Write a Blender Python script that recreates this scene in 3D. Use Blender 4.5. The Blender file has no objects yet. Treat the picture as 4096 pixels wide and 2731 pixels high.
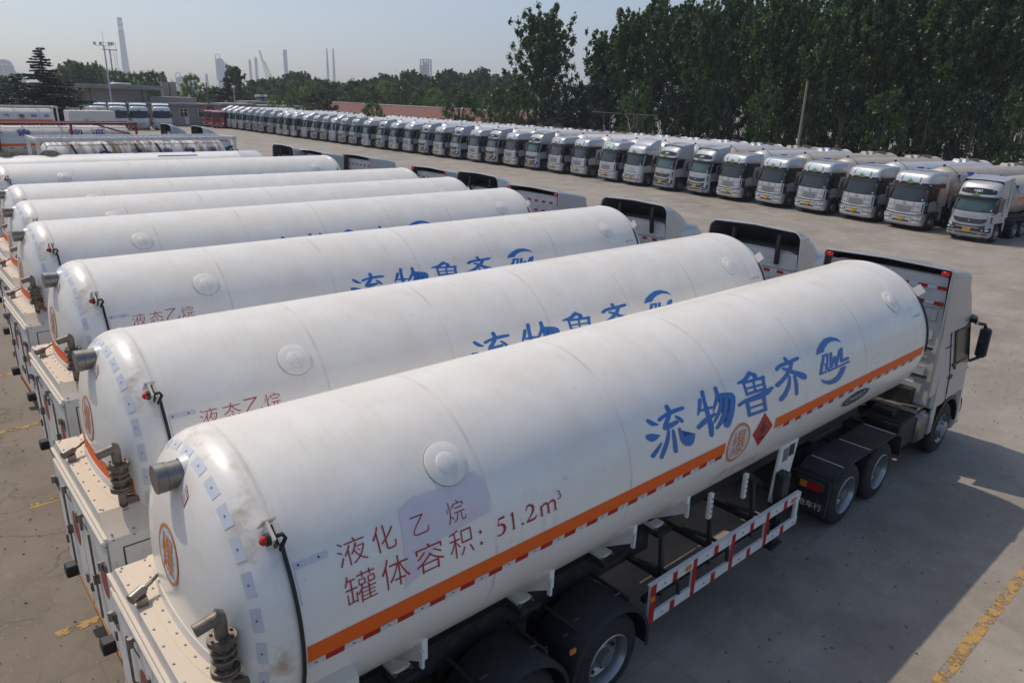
import bpy, bmesh, math, random
import numpy as np
from mathutils import Vector, Matrix
C = bpy.context.scene.collection
sc = bpy.context.scene
R_ = math.radians
# ------------------------------------------------------------------ camera
CH = 6.4018; CF = 2905.61; CP, CR, CY = 0.32398, 0.03254, 0.73000
fwd = Vector((math.sin(CY)*math.cos(CP), math.cos(CY)*math.cos(CP), -math.sin(CP)))
rt0 = Vector((math.cos(CY), -math.sin(CY), 0)); up0 = rt0.cross(fwd)
rt = math.cos(CR)*rt0 + math.sin(CR)*up0; upv = -math.sin(CR)*rt0 + math.cos(CR)*up0
cd = bpy.data.cameras.new('camera'); cam = bpy.data.objects.new('camera', cd); C.objects.link(cam)
cd.sensor_width = 36; cd.lens = CF/4096*36; cd.clip_start = .1; cd.clip_end = 6000
cam.matrix_world = Matrix.Translation((0, 0, CH)) @ Matrix((rt, upv, -fwd)).transposed().to_4x4()
sc.camera = cam
# ------------------------------------------------------------------ world and sun
SUN_EL, SUN_AZ = R_(56), math.atan2(-.28, 1)          # azimuth clockwise from +Y
w = bpy.data.worlds.new('World'); sc.world = w; w.use_nodes = True
nt = w.node_tree; bg = nt.nodes['Background']
sky = nt.nodes.new('ShaderNodeTexSky'); sky.sky_type = 'NISHITA'; sky.sun_disc = False
sky.sun_elevation = SUN_EL; sky.sun_rotation = SUN_AZ
sky.air_density = 1.0; sky.dust_density = 1.6; sky.ozone_density = 2.6; sky.altitude = 0
nt.links.new(sky.outputs[0], bg.inputs[0]); bg.inputs[1].default_value = 0.118
sl = bpy.data.lights.new('sun', 'SUN'); sl.energy = 2.75; sl.angle = R_(.6); sl.color = (1.0, .885, .73)
so = bpy.data.objects.new('sun', sl); C.objects.link(so)
sd = Vector((-.28, 1, 1.52)).normalized(); so.location = (0, 0, 60)
so.rotation_euler = sd.to_track_quat('Z', 'Y').to_euler()
sc.view_settings.view_transform = 'Standard'; sc.view_settings.look = 'None'
sc.view_settings.exposure = 0.10; sc.view_settings.gamma = 1
sc.cycles.use_denoising = True; sc.cycles.max_bounces = 6; sc.cycles.volume_bounces = 1
sc.cycles.transparent_max_bounces = 6; sc.cycles.caustics_reflective = False; sc.cycles.caustics_refractive = False

def ray(px, py):
    return fwd + (px-2048)/CF*rt - (py-1365.5)/CF*upv
def on(px, py, D):                       # the point seen at a pixel, D metres along the view axis
    return Vector((0, 0, CH)) + ray(px, py)*D
def onY(px, py, Y): d = ray(px, py); return Vector((0, 0, CH)) + d*(Y/d.y)
def onX(px, py, X): d = ray(px, py); return Vector((0, 0, CH)) + d*(X/d.x)
def onZ(px, py, Z=0): d = ray(px, py); return Vector((0, 0, CH)) + d*((Z-CH)/d.z)

# ------------------------------------------------------------------ materials
MATS = {}
def pm(name, col, rough=.5, metal=0., noise=None, bump=None, coat=0., extra=None, spec=.5):
    if name in MATS: return MATS[name]
    m = bpy.data.materials.new(name); m.use_nodes = True; n = m.node_tree; L = n.links
    b = n.nodes['Principled BSDF']; b.inputs['Roughness'].default_value = rough
    b.inputs['Metallic'].default_value = metal; b.inputs['Base Color'].default_value = (*col, 1)
    b.inputs['Specular IOR Level'].default_value = spec
    if coat: b.inputs['Coat Weight'].default_value = coat; b.inputs['Coat Roughness'].default_value = .12
    tc = n.nodes.new('ShaderNodeTexCoord'); src = tc.outputs['Object']
    if noise:
        last = None
        for (scale, lo, hi, col2) in noise:
            nz = n.nodes.new('ShaderNodeTexNoise'); nz.inputs['Scale'].default_value = scale
            nz.inputs['Detail'].default_value = 6; nz.inputs['Roughness'].default_value = .62
            L.new(src, nz.inputs['Vector'])
            mr = n.nodes.new('ShaderNodeMapRange'); mr.inputs[1].default_value = lo; mr.inputs[2].default_value = hi
            L.new(nz.outputs[0], mr.inputs[0])
            mx = n.nodes.new('ShaderNodeMix'); mx.data_type = 'RGBA'; mx.inputs[7].default_value = (*col2, 1)
            if last is None: mx.inputs[6].default_value = (*col, 1)
            else: L.new(last, mx.inputs[6])
            L.new(mr.outputs[0], mx.inputs[0]); last = mx.outputs[2]
        L.new(last, b.inputs['Base Color'])
    if bump:
        nz = n.nodes.new('ShaderNodeTexNoise'); nz.inputs['Scale'].default_value = bump[0]; nz.inputs['Detail'].default_value = 5
        L.new(src, nz.inputs['Vector'])
        bp = n.nodes.new('ShaderNodeBump'); bp.inputs['Strength'].default_value = bump[1]; bp.inputs['Distance'].default_value = bump[2]
        L.new(nz.outputs[0], bp.inputs['Height']); L.new(bp.outputs[0], b.inputs['Normal'])
    MATS[name] = m
    if extra: extra(m, n, b, src)
    return m
dirt = (.34, .27, .19)
def dust_extra(zmul, amount, col2=(.50, .42, .32)):
    def f(m, n, b, src):                                   # dust settled on the upward surfaces, blotchy
        L = n.links; g = n.nodes.new('ShaderNodeNewGeometry'); s = n.nodes.new('ShaderNodeSeparateXYZ'); L.new(g.outputs['Normal'], s.inputs[0])
        nz = n.nodes.new('ShaderNodeTexNoise'); nz.inputs['Scale'].default_value = 2.2; nz.inputs['Detail'].default_value = 8; L.new(src, nz.inputs['Vector'])
        a = n.nodes.new('ShaderNodeMath'); a.operation = 'MULTIPLY_ADD'; L.new(s.outputs[2], a.inputs[0]); a.inputs[1].default_value = zmul; L.new(nz.outputs[0], a.inputs[2])
        r = n.nodes.new('ShaderNodeMapRange'); r.inputs[1].default_value = .55; r.inputs[2].default_value = 1.35; r.inputs[4].default_value = amount; L.new(a.outputs[0], r.inputs[0])
        old = b.inputs['Base Color'].links[0].from_socket if b.inputs['Base Color'].links else None
        mx = n.nodes.new('ShaderNodeMix'); mx.data_type = 'RGBA'; mx.inputs[7].default_value = (*col2, 1)
        if old: L.new(old, mx.inputs[6])
        else: mx.inputs[6].default_value = b.inputs['Base Color'].default_value
        L.new(r.outputs[0], mx.inputs[0]); L.new(mx.outputs[2], b.inputs['Base Color'])
        rr = n.nodes.new('ShaderNodeMapRange'); rr.inputs[3].default_value = b.inputs['Roughness'].default_value; rr.inputs[4].default_value = .7; L.new(r.outputs[0], rr.inputs[0]); L.new(rr.outputs[0], b.inputs['Roughness'])
    return f
def tank_grime(m, n, b, src):
    dust_extra(.55, .50, (.60, .51, .39))(m, n, b, src)
    L = n.links; s = n.nodes.new('ShaderNodeSeparateXYZ'); L.new(src, s.inputs[0])
    def layer(mask, col2):
        old = b.inputs['Base Color'].links[0].from_socket; mx = n.nodes.new('ShaderNodeMix'); mx.data_type = 'RGBA'; mx.inputs[7].default_value = (*col2, 1); L.new(old, mx.inputs[6]); L.new(mask, mx.inputs[0]); L.new(mx.outputs[2], b.inputs['Base Color'])
    def rng(x, a, c, lo=0, hi=1): r = n.nodes.new('ShaderNodeMapRange'); r.inputs[1].default_value = a; r.inputs[2].default_value = c; r.inputs[3].default_value = lo; r.inputs[4].default_value = hi; L.new(x, r.inputs[0]); return r.outputs[0]
    def mul(a, c): x = n.nodes.new('ShaderNodeMath'); x.operation = 'MULTIPLY'; L.new(a, x.inputs[0]); L.new(c, x.inputs[1]); return x.outputs[0]
    def noise(scale, vscale=None, d=7):
        v = src
        if vscale: mp = n.nodes.new('ShaderNodeMapping'); mp.inputs['Scale'].default_value = vscale; L.new(src, mp.inputs[0]); v = mp.outputs[0]
        z = n.nodes.new('ShaderNodeTexNoise'); z.inputs['Scale'].default_value = scale; z.inputs['Detail'].default_value = d; z.inputs['Roughness'].default_value = .65; L.new(v, z.inputs['Vector']); return z.outputs[0]
    layer(mul(rng(noise(5, (3.2, .35, .35)), .54, .78, 0, .5), rng(noise(.7), .42, .62)), (.52, .46, .37))      # run-down streaks
    layer(mul(mul(rng(s.outputs[0], -.34, -.17), rng(s.outputs[0], .02, -.12)), rng(noise(3.4), .47, .66, 0, .8)), (.42, .31, .19))  # brown film on the knuckle
    layer(rng(noise(26, None, 3), .70, .76, 0, .5), (.40, .33, .25))
    dv = n.nodes.new('ShaderNodeMath'); dv.operation = 'PINGPONG'; dv.inputs[1].default_value = .9; L.new(s.outputs[0], dv.inputs[0])   # grime caught in the ring welds
    layer(mul(rng(dv.outputs[0], .022, .008, 0, .45), rng(noise(1.3), .38, .6)), (.42, .37, .30))
tankw = pm('tank_white_paint', (.87, .845, .79), .24, noise=[(.8, .5, .75, (.80, .77, .71)), (5, .66, .82, (.62, .55, .45))], extra=tank_grime, coat=.25)
domew = pm('dome_white_paint', (.80, .795, .765), .26, noise=[(3.2, .56, .74, (.52, .44, .34)), (9, .62, .8, (.58, .52, .44))], coat=.25)
boxw = pm('cabinet_paint', (.70, .69, .66), .42, noise=[(1.5, .5, .75, (.60, .57, .5)), (14, .6, .75, (.5, .44, .36))], extra=dust_extra(.9, .85, (.60, .49, .36)))
white = pm('white_paint', (.74, .74, .72), .45, noise=[(6, .55, .8, (.5, .47, .42))])
silver = pm('silver_paint', (.38, .395, .42), .36, .2, noise=[(2.5, .5, .8, (.42, .42, .42))], coat=.5)
silver2 = pm('pale_silver_paint', (.50, .51, .525), .32, .45, noise=[(2.5, .5, .8, (.50, .50, .49))], coat=.4)
cabwhite = pm('cab_white_paint', (.72, .73, .74), .3, 0, noise=[(2.5, .5, .8, (.64, .63, .61))], coat=.5)
backwall = pm('cab_back_sheet', (.62, .63, .63), .45, .1, noise=[(4, .5, .8, (.45, .43, .4))])
blackp = pm('black_plastic', (.018, .018, .02), .45, noise=[(8, .5, .8, (.04, .038, .035))])
dark = pm('chassis_black', (.025, .025, .027), .6, noise=[(7, .5, .75, (.075, .06, .045))])
fenderm = pm('fender_rubber', (.022, .024, .03), .55, noise=[(3, .5, .75, (.055, .055, .06))])
tyre = pm('tyre_rubber', (.02, .02, .021), .75, noise=[(9, .5, .75, (.05, .046, .04))], bump=(60, .3, .01))
rim = pm('rim_aluminium', (.36, .37, .39), .36, .8, noise=[(9, .5, .8, (.3, .29, .27))])
steel = pm('stained_steel', (.25, .22, .185), .55, .5, noise=[(9, .4, .68, (.12, .095, .07))])
capsteel = pm('brushed_steel', (.27, .255, .235), .38, .8, noise=[(22, .45, .7, (.25, .22, .18))])
glass = pm('window_glass', (.022, .030, .034), .08, 0, spec=.5)
glassg = pm('green_window_glass', (.045, .085, .085), .10, 0, spec=.5)
curtain = pm('black_window', (.012, .012, .014), .15)
orange = pm('orange_reflective', (.92, .14, .004), .55, noise=[(30, .4, .7, (.82, .12, .006))])
redb = pm('red_reflective', (.45, .015, .015), .35)
whb = pm('white_reflective', (.68, .70, .74), .35, noise=[(40, .45, .7, (.52, .54, .6))])
redtext = pm('dark_red_paint', (.40, .022, .025), .45)
bluetext = pm('blue_paint', (.03, .165, .50), .4, noise=[(30, .66, .7, (.2, .32, .5))])
navytext = pm('navy_paint', (.03, .035, .24), .5)
orangetext = pm('faded_orange_paint', (.62, .22, .06), .5)
pink = pm('pinkish_repaint', (.70, .65, .70), .35, noise=[(6, .5, .7, (.72, .60, .64))])
greysign = pm('sticker_grey', (.60, .62, .67), .35)
inkdark = pm('sign_black', (.02, .02, .04), .4)
amber = pm('amber_lens', (.75, .25, .02), .3)
redlens = pm('red_lens', (.5, .01, .01), .2)
rubber = pm('black_hose', (.015, .015, .015), .5)
yellowp = pm('yellow_plate', (.75, .42, .02), .45)
greens = pm('green_sign', (.25, .50, .10), .45)
redpaint = pm('red_cab_paint', (.42, .02, .02), .3, coat=.5, noise=[(3, .5, .8, (.33, .02, .02))])
redframe = pm('red_frame_paint', (.25, .015, .02), .55, noise=[(5, .5, .8, (.18, .03, .02))])
lamp = pm('headlamp_glass', (.75, .77, .8), .12, .3)
grille = pm('grille_grey', (.20, .205, .21), .5, .3)
chrome = pm('chrome', (.7, .7, .72), .15, 1.)
lampbody = pm('marker_black', (.02, .02, .02), .5)
diam = pm('diamond_plate', (.42, .38, .33), .5, .6, noise=[(30, .45, .6, (.25, .22, .18))])

# ------------------------------------------------------------------ mesh builder
def ribbon(pts):
    """outline of a brush stroke given as (x, y, width) stations"""
    P = [np.array(p, float) for p in pts]; Q = []; n = len(P)
    for i in range(n-1):
        p0, p1, p2, p3 = P[max(i-1, 0)], P[i], P[i+1], P[min(i+2, n-1)]
        for t in ([0, .33, .67] if n > 2 else [0, .5]): Q.append(.5*((2*p1)+(-p0+p2)*t+(2*p0-5*p1+4*p2-p3)*t*t+(-p0+3*p1-3*p2+p3)*t**3))
    Q.append(P[-1]); L = []; Rr = []
    for i, q in enumerate(Q):
        d = (Q[min(i+1, len(Q)-1)]-Q[max(i-1, 0)])[:2]; d = d/np.linalg.norm(d); m = np.array([-d[1], d[0]])*q[2]/2; L.append(tuple(q[:2]+m)); Rr.append(tuple(q[:2]-m))
    return L, Rr
def ribbons(strokes, x0, w_, s0, h_):
    out = []
    for st in strokes:
        L, Rr = ribbon([(x0+a*w_, s0+b*h_, c*h_) for a, b, c in st]); n = len(L); out.append((L+Rr, [[i, i+1, n+i+1, n+i] for i in range(n-1)]))
    return out
SERIF = {'5': [[(.30, .95, .10), (.90, .95, .13)], [(.32, .97, .05), (.16, .60, .05)], [(.16, .58, .05), (.45, .62, .10), (.74, .48, .17), (.80, .28, .18), (.62, .08, .12), (.32, .02, .06), (.05, .06, .09)]],
 '1': [[(.5, 1.0, .13), (.5, .0, .13)], [(.18, .84, .04), (.5, .96, .06)], [(.2, .015, .035), (.8, .015, .035)]],
 '2': [[(.06, .72, .05), (.20, .93, .08), (.48, .97, .12), (.74, .78, .17), (.68, .55, .14), (.40, .28, .08), (.06, .04, .06)], [(.04, .05, .10), (.55, .05, .12), (.88, .08, .10), (1.0, .26, .03)]],
 'm': [[(.10, .62, .13), (.10, .0, .13)], [(.50, .50, .13), (.50, .0, .13)], [(.90, .50, .13), (.90, .0, .13)], [(.10, .52, .05), (.26, .63, .10), (.42, .64, .12), (.50, .48, .13)], [(.50, .52, .05), (.66, .63, .10), (.82, .64, .12), (.90, .48, .13)]]+[[(x-.11, .012, .03), (x+.11, .012, .03)] for x in (.1, .5, .9)],
 '3': [[(.08, .78, .07), (.35, .97, .08), (.68, .83, .13), (.6, .65, .08), (.35, .55, .05)], [(.35, .55, .05), (.75, .46, .12), (.82, .25, .16), (.55, .04, .12), (.08, .06, .09)]]}
class B:
    def __init__(s): s.v = []; s.f = []; s.mi = []; s.mats = []; s.c = 0
    def m(s, mat):
        if mat not in s.mats: s.mats.append(mat)
        s.c = s.mats.index(mat); return s
    def add(s, vs, fs):
        o = len(s.v); s.v += [tuple(p) for p in vs]
        for f in fs: s.f.append([i+o for i in f]); s.mi.append(s.c)
        return s
    def box(s, x0, x1, y0, y1, z0, z1, bev=0):
        if bev:
            P = []
            for x, sx in ((x0, 1), (x1, -1)):
                for y, sy in ((y0, 1), (y1, -1)):
                    for z, sz in ((z0, 1), (z1, -1)):
                        P += [(x, y+sy*bev, z+sz*bev), (x+sx*bev, y, z+sz*bev), (x+sx*bev, y+sy*bev, z)]
            return s.hull(P)
        P = [(x, y, z) for x in (x0, x1) for y in (y0, y1) for z in (z0, z1)]
        return s.add(P, [(0, 1, 3, 2), (4, 6, 7, 5), (0, 4, 5, 1), (2, 3, 7, 6), (0, 2, 6, 4), (1, 5, 7, 3)])
    def hull(s, P):
        bm = bmesh.new(); vs = [bm.verts.new(p) for p in P]
        bmesh.ops.convex_hull(bm, input=vs)
        bmesh.ops.delete(bm, geom=[v for v in bm.verts if not v.link_faces], context='VERTS')
        bmesh.ops.dissolve_limit(bm, angle_limit=.01, verts=bm.verts, edges=bm.edges)
        bm.verts.index_update()
        s.add([v.co[:] for v in bm.verts], [[v.index for v in f.verts] for f in bm.faces]); bm.free(); return s
    def beam(s, p, q, w, h, upd=(0, 0, 1)):
        p, q = Vector(p), Vector(q); d = (q-p).normalized(); u = Vector(upd)
        if abs(d.dot(u)) > .95: u = Vector((1, 0, 0))
        r = d.cross(u).normalized(); u = r.cross(d)
        P = [a + r*(w/2*i) + u*(h/2*j) for a in (p, q) for i in (-1, 1) for j in (-1, 1)]
        return s.add(P, [(0, 2, 3, 1), (4, 5, 7, 6), (0, 1, 5, 4), (2, 6, 7, 3), (0, 4, 6, 2), (1, 3, 7, 5)])
    def tube(s, path, r, n=10, cap=True):
        P = [Vector(p) for p in path]; rs = r if isinstance(r, (list, tuple)) else [r]*len(P)
        rings = []; u = None
        for i, p in enumerate(P):
            d = (P[min(i+1, len(P)-1)] - P[max(i-1, 0)]).normalized()
            if u is None: u = d.orthogonal().normalized()
            u = (u - d*u.dot(d)).normalized(); w_ = d.cross(u)
            rings.append([p + (u*math.cos(2*math.pi*k/n) + w_*math.sin(2*math.pi*k/n))*rs[i] for k in range(n)])
        V = [q for g in rings for q in g]; F = []
        for i in range(len(P)-1):
            for k in range(n): F.append((i*n+k, i*n+(k+1) % n, (i+1)*n+(k+1) % n, (i+1)*n+k))
        if cap: F += [tuple(range(n))[::-1], tuple((len(P)-1)*n+k for k in range(n))]
        return s.add(V, F)
    def lathe(s, prof, o=(0, 0, 0), ax='x', n=32, cap=False, a0=0, a1=360):
        full = abs(a1-a0-360) < .01; m = n if full else n+1; V = []
        for (t, r) in prof:
            for k in range(m):
                a = R_(a0+(a1-a0)*k/n); c, q = r*math.cos(a), r*math.sin(a)
                V.append({'x': (o[0]+t, o[1]+c, o[2]+q), 'y': (o[0]+q, o[1]+t, o[2]+c), 'z': (o[0]+c, o[1]+q, o[2]+t)}[ax])
        F = [(i*m+k, i*m+(k+1) % m, (i+1)*m+(k+1) % m, (i+1)*m+k) for i in range(len(prof)-1) for k in range(n)]
        if cap: F += [tuple(range(m))[::-1], tuple((len(prof)-1)*m+k for k in range(m))]
        return s.add(V, F)
    def prism(s, poly, ax, t0, t1):
        def q(a, b, t): return {'x': (t, a, b), 'y': (a, t, b), 'z': (a, b, t)}[ax]
        n = len(poly); V = [q(a, b, t0) for a, b in poly] + [q(a, b, t1) for a, b in poly]
        return s.add(V, [tuple(range(n)), tuple(range(n, 2*n))[::-1]] + [(i, i+n, (i+1) % n+n, (i+1) % n) for i in range(n)])
    def grid(s, fn, nu, nv, off=0, skirt=0):
        V = [fn(i/nu, j/nv) for i in range(nu+1) for j in range(nv+1)]
        F = [(i*(nv+1)+j, (i+1)*(nv+1)+j, (i+1)*(nv+1)+j+1, i*(nv+1)+j+1) for i in range(nu) for j in range(nv)]
        return s.add(V, F)
    def xform(s, M):
        s.v = [tuple(M @ Vector(p)) for p in s.v]; return s
    def mesh(s, name, ang=38):
        me = bpy.data.meshes.new(name); me.from_pydata(s.v, [], s.f)
        for m in s.mats: me.materials.append(m)
        if len(s.mats) > 1: me.polygons.foreach_set('material_index', s.mi)
        bm = bmesh.new(); bm.from_mesh(me); bmesh.ops.delete(bm, geom=[v for v in bm.verts if not v.link_faces], context='VERTS'); bmesh.ops.recalc_face_normals(bm, faces=bm.faces); bm.to_mesh(me); bm.free()
        me.polygons.foreach_set('use_smooth', [True]*len(me.polygons)); me.set_sharp_from_angle(angle=R_(ang)); me.update()
        return me
def put(name, me, parent=None, loc=(0, 0, 0), rz=0, **kw):
    if isinstance(me, B): me = me.mesh(name)
    o = bpy.data.objects.new(name, me); C.objects.link(o); o.location = loc; o.rotation_euler = (0, 0, rz)
    if parent: o.parent = parent
    for k, v in kw.items(): o[k] = v
    return o
def thing(name, label, cat, loc=(0, 0, 0), rz=0, group=None):
    o = bpy.data.objects.new(name, None); C.objects.link(o); o.location = loc; o.rotation_euler = (0, 0, rz)
    o.empty_display_size = .3
    o['label'] = label; o['category'] = cat
    if group: o['group'] = group
    return o
def inst(spec, parent, loc=(0, 0, 0)):
    """spec: (name, mesh, [children specs]); shared meshes, one object each"""
    o = put(spec[0], spec[1], parent, loc)
    for c in (spec[2] if len(spec) > 2 else []): inst(c, o, c[3] if len(c) > 3 else (0, 0, 0))
    return o

# ------------------------------------------------------------------ lettering and decals
def font2d(body, size=1., off=0., shear=0.):
    c = bpy.data.curves.new('t', 'FONT'); c.body = body; c.size = size; c.offset = off; c.shear = shear; c.resolution_u = 3
    o = bpy.data.objects.new('t', c); C.objects.link(o); dg = bpy.context.evaluated_depsgraph_get()
    me = bpy.data.meshes.new_from_object(o.evaluated_get(dg)); bm = bmesh.new(); bm.from_mesh(me)
    bpy.data.objects.remove(o); bpy.data.curves.remove(c); bpy.data.meshes.remove(me)
    V = [(v.co.x, v.co.y) for v in bm.verts]; bm.verts.index_update(); F = [[v.index for v in f.verts] for f in bm.faces]; bm.free()
    return V, F
def fit(t, x0, x1, y0, y1):
    V, F = t; xs = [p[0] for p in V]; ys = [p[1] for p in V]; a, b, c, d = min(xs), max(xs), min(ys), max(ys)
    return [(x0+(p[0]-a)/(b-a)*(x1-x0), y0+(p[1]-c)/(d-c)*(y1-y0)) for p in V], F
def poly(pts): return list(pts), [list(range(len(pts)))]
def rect(x0, x1, y0, y1): return poly([(x0, y0), (x1, y0), (x1, y1), (x0, y1)])
def disc(cx, cy, rx, ry, n=40): return poly([(cx+rx*math.cos(2*math.pi*k/n), cy+ry*math.sin(2*math.pi*k/n)) for k in range(n)])
def ringp(cx, cy, r0, r1, ky=1, n=40):
    V = [(cx+r*math.cos(2*math.pi*k/n), cy+r*ky*math.sin(2*math.pi*k/n)) for r in (r0, r1) for k in range(n)]
    return V, [[k, (k+1) % n, n+(k+1) % n, n+k] for k in range(n)]
def wrap(b, items, fn, step=.05, mat=None, lift=.003, stack=0.0):
    """lay flat shapes (u,v) on a curved surface fn(u,v,lift)"""
    for k, (V, F) in enumerate(items):
        bm = bmesh.new(); vs = [bm.verts.new((p[0], p[1], 0)) for p in V]
        for f in F:
            try: bm.faces.new([vs[i] for i in f])
            except ValueError: pass
        bmesh.ops.triangulate(bm, faces=bm.faces)
        ys = [p[1] for p in V]; xs = [p[0] for p in V]
        y = math.floor(min(ys)/step)*step+step
        while y < max(ys):
            bmesh.ops.bisect_plane(bm, geom=bm.verts[:]+bm.edges[:]+bm.faces[:], plane_co=(0, y, 0), plane_no=(0, 1, 0)); y += step
        bm.verts.index_update()
        if mat: b.m(mat)
        b.add([fn(v.co.x, v.co.y, lift+stack*k) for v in bm.verts], [[v.index for v in f.verts] for f in bm.faces]); bm.free()
    return b
TR, TZ = 1.23, 2.632
def on_tank(x, s, l): a = s/TR; return (x, -(TR+l)*math.cos(a), TZ+(TR+l)*math.sin(a))
DD, DN = .50, 2.5                                       # depth and squareness of the dished ends
def dome(r): return DD*max(0, 1-min(1, r/TR)**DN)**(1/DN)
def on_dome(y, z, l):                                   # rear end, y sideways and z above the axis
    r = math.hypot(y, z); e = .01; sl_ = (dome(min(r+e, TR))-dome(max(r-e, 0)))/(2*e); n = 1/math.hypot(1, sl_)
    return (-dome(r)-l*n, y+(y/r if r else 0)*l*(-sl_)*n, TZ+z+(z/r if r else 0)*l*(-sl_)*n)
# ------------------------------------------------------------------ wheels
def wheel_mesh(r=.52, w_=.26, dual=False, front=False):
    """axle along y; the outer face looks to -y"""
    t = B().m(tyre); k = 40
    def tyre_at(y):
        t.lathe([(y, r*.60), (y-.005, r*.66), (y, r*.80), (y+.02, r*.93), (y+.045, r*.985), (y+.06, r), (y+w_-.06, r), (y+w_-.045, r*.985), (y+w_-.02, r*.93), (y+w_, r*.8), (y+w_, r*.6)], ax='y', n=k)
        for g in (.3, .5, .7): t.lathe([(y+w_*g-.008, r+.001), (y+w_*g-.008, r+.006), (y+w_*g+.02, r+.006), (y+w_*g+.02, r+.001)], ax='y', n=k)
    tyre_at(0)
    if dual: tyre_at(w_+.06)
    b = B().m(rim)
    if front:
        b.lathe([(.03, r*.6), (-.005, r*.57), (.03, r*.54), (.05, r*.46), (.04, r*.36), (-.03, r*.32), (-.05, r*.30), (-.05, 0)], ax='y', n=k)
    else:
        b.lathe([(.0, r*.62), (-.008, r*.585), (.01, r*.56), (.13, r*.53), (.17, r*.40), (.15, r*.30), (.12, r*.28), (.10, r*.2), (.02, r*.18), (.02, 0)], ax='y', n=k)
    b.m(blackp)
    for i in range(10):                                   # hand holes and nuts
        a = 2*math.pi*i/10; y = .028 if front else .152; rr = r*.42 if front else r*.455
        c, s_ = math.cos(a)*rr, math.sin(a)*rr
        b.tube([(c, y-.014, s_), (c, y+.01, s_)], r*.045, 8)
        b.m(steel); c, s_ = math.cos(a+.3)*r*.34, math.sin(a+.3)*r*.34; y2 = -.05 if front else .13
        b.tube([(c, y2, s_), (c, y2+.05, s_)], r*.022, 6); b.m(blackp)
    return t.mesh('tyre', 30), b.mesh('rim', 30)
WH = {}
def wheel(kind, parent, x, y, z=.52):
    if kind not in WH:
        ty, rm = wheel_mesh(.52, .26, kind[0] == 'D', kind[0] == 'F')
        if kind[1] == 'L':
            M = Matrix.Rotation(math.pi, 4, 'Z'); ty.transform(M); rm.transform(M)
        WH[kind] = (ty, rm)
    o = put('wheel', WH[kind][0], parent, (x, y, z)); put('rim', WH[kind][1], o); return o
def wheels(parent, x, dual, half=1.22):
    k = 'D' if dual else 'F'
    wheel(k+'R', parent, x, -half); wheel(k+'L', parent, x, half)

# ------------------------------------------------------------------ cabs (x forward, bumper at 0)
class Cab:
    def __init__(s, rows, xb, d, n): s.rows = rows; s.xb = xb; s.d = d; s.n = n
    def at(s, z):
        R0 = s.rows
        if z <= R0[0][0]: return R0[0][1:]
        for p, q in zip(R0, R0[1:]):
            if z <= q[0]:
                t = (z-p[0])/(q[0]-p[0]); return tuple(a+(b-a)*t for a, b in zip(p[1:], q[1:]))
        return R0[-1][1:]
    def S(s, a, z, off=0):
        xf, w_ = s.at(z)[:2]
        if abs(a) <= 1:
            th = a*math.pi/2; sn, cs = math.sin(th), math.cos(th)
            y = w_*math.copysign(abs(sn)**(2/s.n), sn); x = xf - s.d*(1-abs(cs)**(2/s.n))
            nx, ny = abs(cs)**(2-2/s.n)/s.d, math.copysign(abs(sn)**(2-2/s.n), sn)/w_
            l = math.hypot(nx, ny); return (x+off*nx/l, y+off*ny/l, z)
        return (xf-s.d-(abs(a)-1), math.copysign(w_+off, a), z)
    def a_of_x(s, x, z): return 1+(s.at(z)[0]-s.d-x)
    def patch(s, b, a0, a1, z0, z1, off=.012, nu=14, nv=6, top=None, bot=None, back=.02):
        """raised panel over the body between two positions round the front and two heights"""
        top = top or (lambda t: z1); bot = bot or (lambda t: z0)
        def g(o):
            return lambda u, v: s.S(a0+(a1-a0)*u, bot(u)+(top(u)-bot(u))*v, o)
        f, k = g(off), g(off-back)
        V = [f(i/nu, j/nv) for i in range(nu+1) for j in range(nv+1)]
        F = [(i*(nv+1)+j, (i+1)*(nv+1)+j, (i+1)*(nv+1)+j+1, i*(nv+1)+j+1) for i in range(nu) for j in range(nv)]
        n0 = len(V); rim_ = [(i, 0) for i in range(nu+1)] + [(nu, j) for j in range(1, nv+1)] + [(i, nv) for i in range(nu-1, -1, -1)] + [(0, j) for j in range(nv-1, 0, -1)]
        V += [k(i/nu, j/nv) for i, j in rim_]; m = len(rim_)
        for q in range(m):
            i, j = rim_[q]; i2, j2 = rim_[(q+1) % m]; F.append((i*(nv+1)+j, i2*(nv+1)+j2, n0+(q+1) % m, n0+q))
        b.add(V, F); return b
    def fp(s, b, f0, f1, *a, **k):
        """patch whose ends are given as fractions of the half width"""
        q = lambda f: f if abs(f) > 1 else math.copysign(2/math.pi*math.asin(abs(f)**(s.n/2)), f)
        return s.patch(b, q(f0), q(f1), *a, **k)
    def sidepatch(s, b, sg, xs, z0, z1, off=.012, **k):
        a0 = s.a_of_x(xs[0], (z0+z1)/2); a1 = s.a_of_x(xs[1], (z0+z1)/2)
        return s.patch(b, sg*a0, sg*a1, z0, z1, off, **k)
    def body(s, b, z0, z1, step=.08, xb=None, close=True, nf=26):
        xb = s.xb if xb is None else xb; zs = []; z = z0
        brk = sorted(set([z0, z1]+[r[0] for r in s.rows if z0 < r[0] < z1]))
        for p, q in zip(brk, brk[1:]):
            n = max(1, round((q-p)/step)); zs += [p+(q-p)*i/n for i in range(n)]
        zs.append(z1); rings = []
        for z in zs:
            ring = [s.S(-1+2*i/nf, z) for i in range(nf+1)]
            w_ = s.at(z)[1]; e = min(.06, w_*.5)
            ring += [(xb+e, w_, z), (xb, w_-e, z), (xb, -w_+e, z), (xb+e, -w_, z)]
            rings.append(ring)
        n = len(rings[0]); V = [p for r in rings for p in r]
        F = [(i*n+k, i*n+(k+1) % n, (i+1)*n+(k+1) % n, (i+1)*n+k) for i in range(len(rings)-1) for k in range(n)]
        F.append(tuple(range(n))[::-1])
        if close: F.append(tuple((len(rings)-1)*n+k for k in range(n)))
        b.add(V, F); return b
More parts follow.
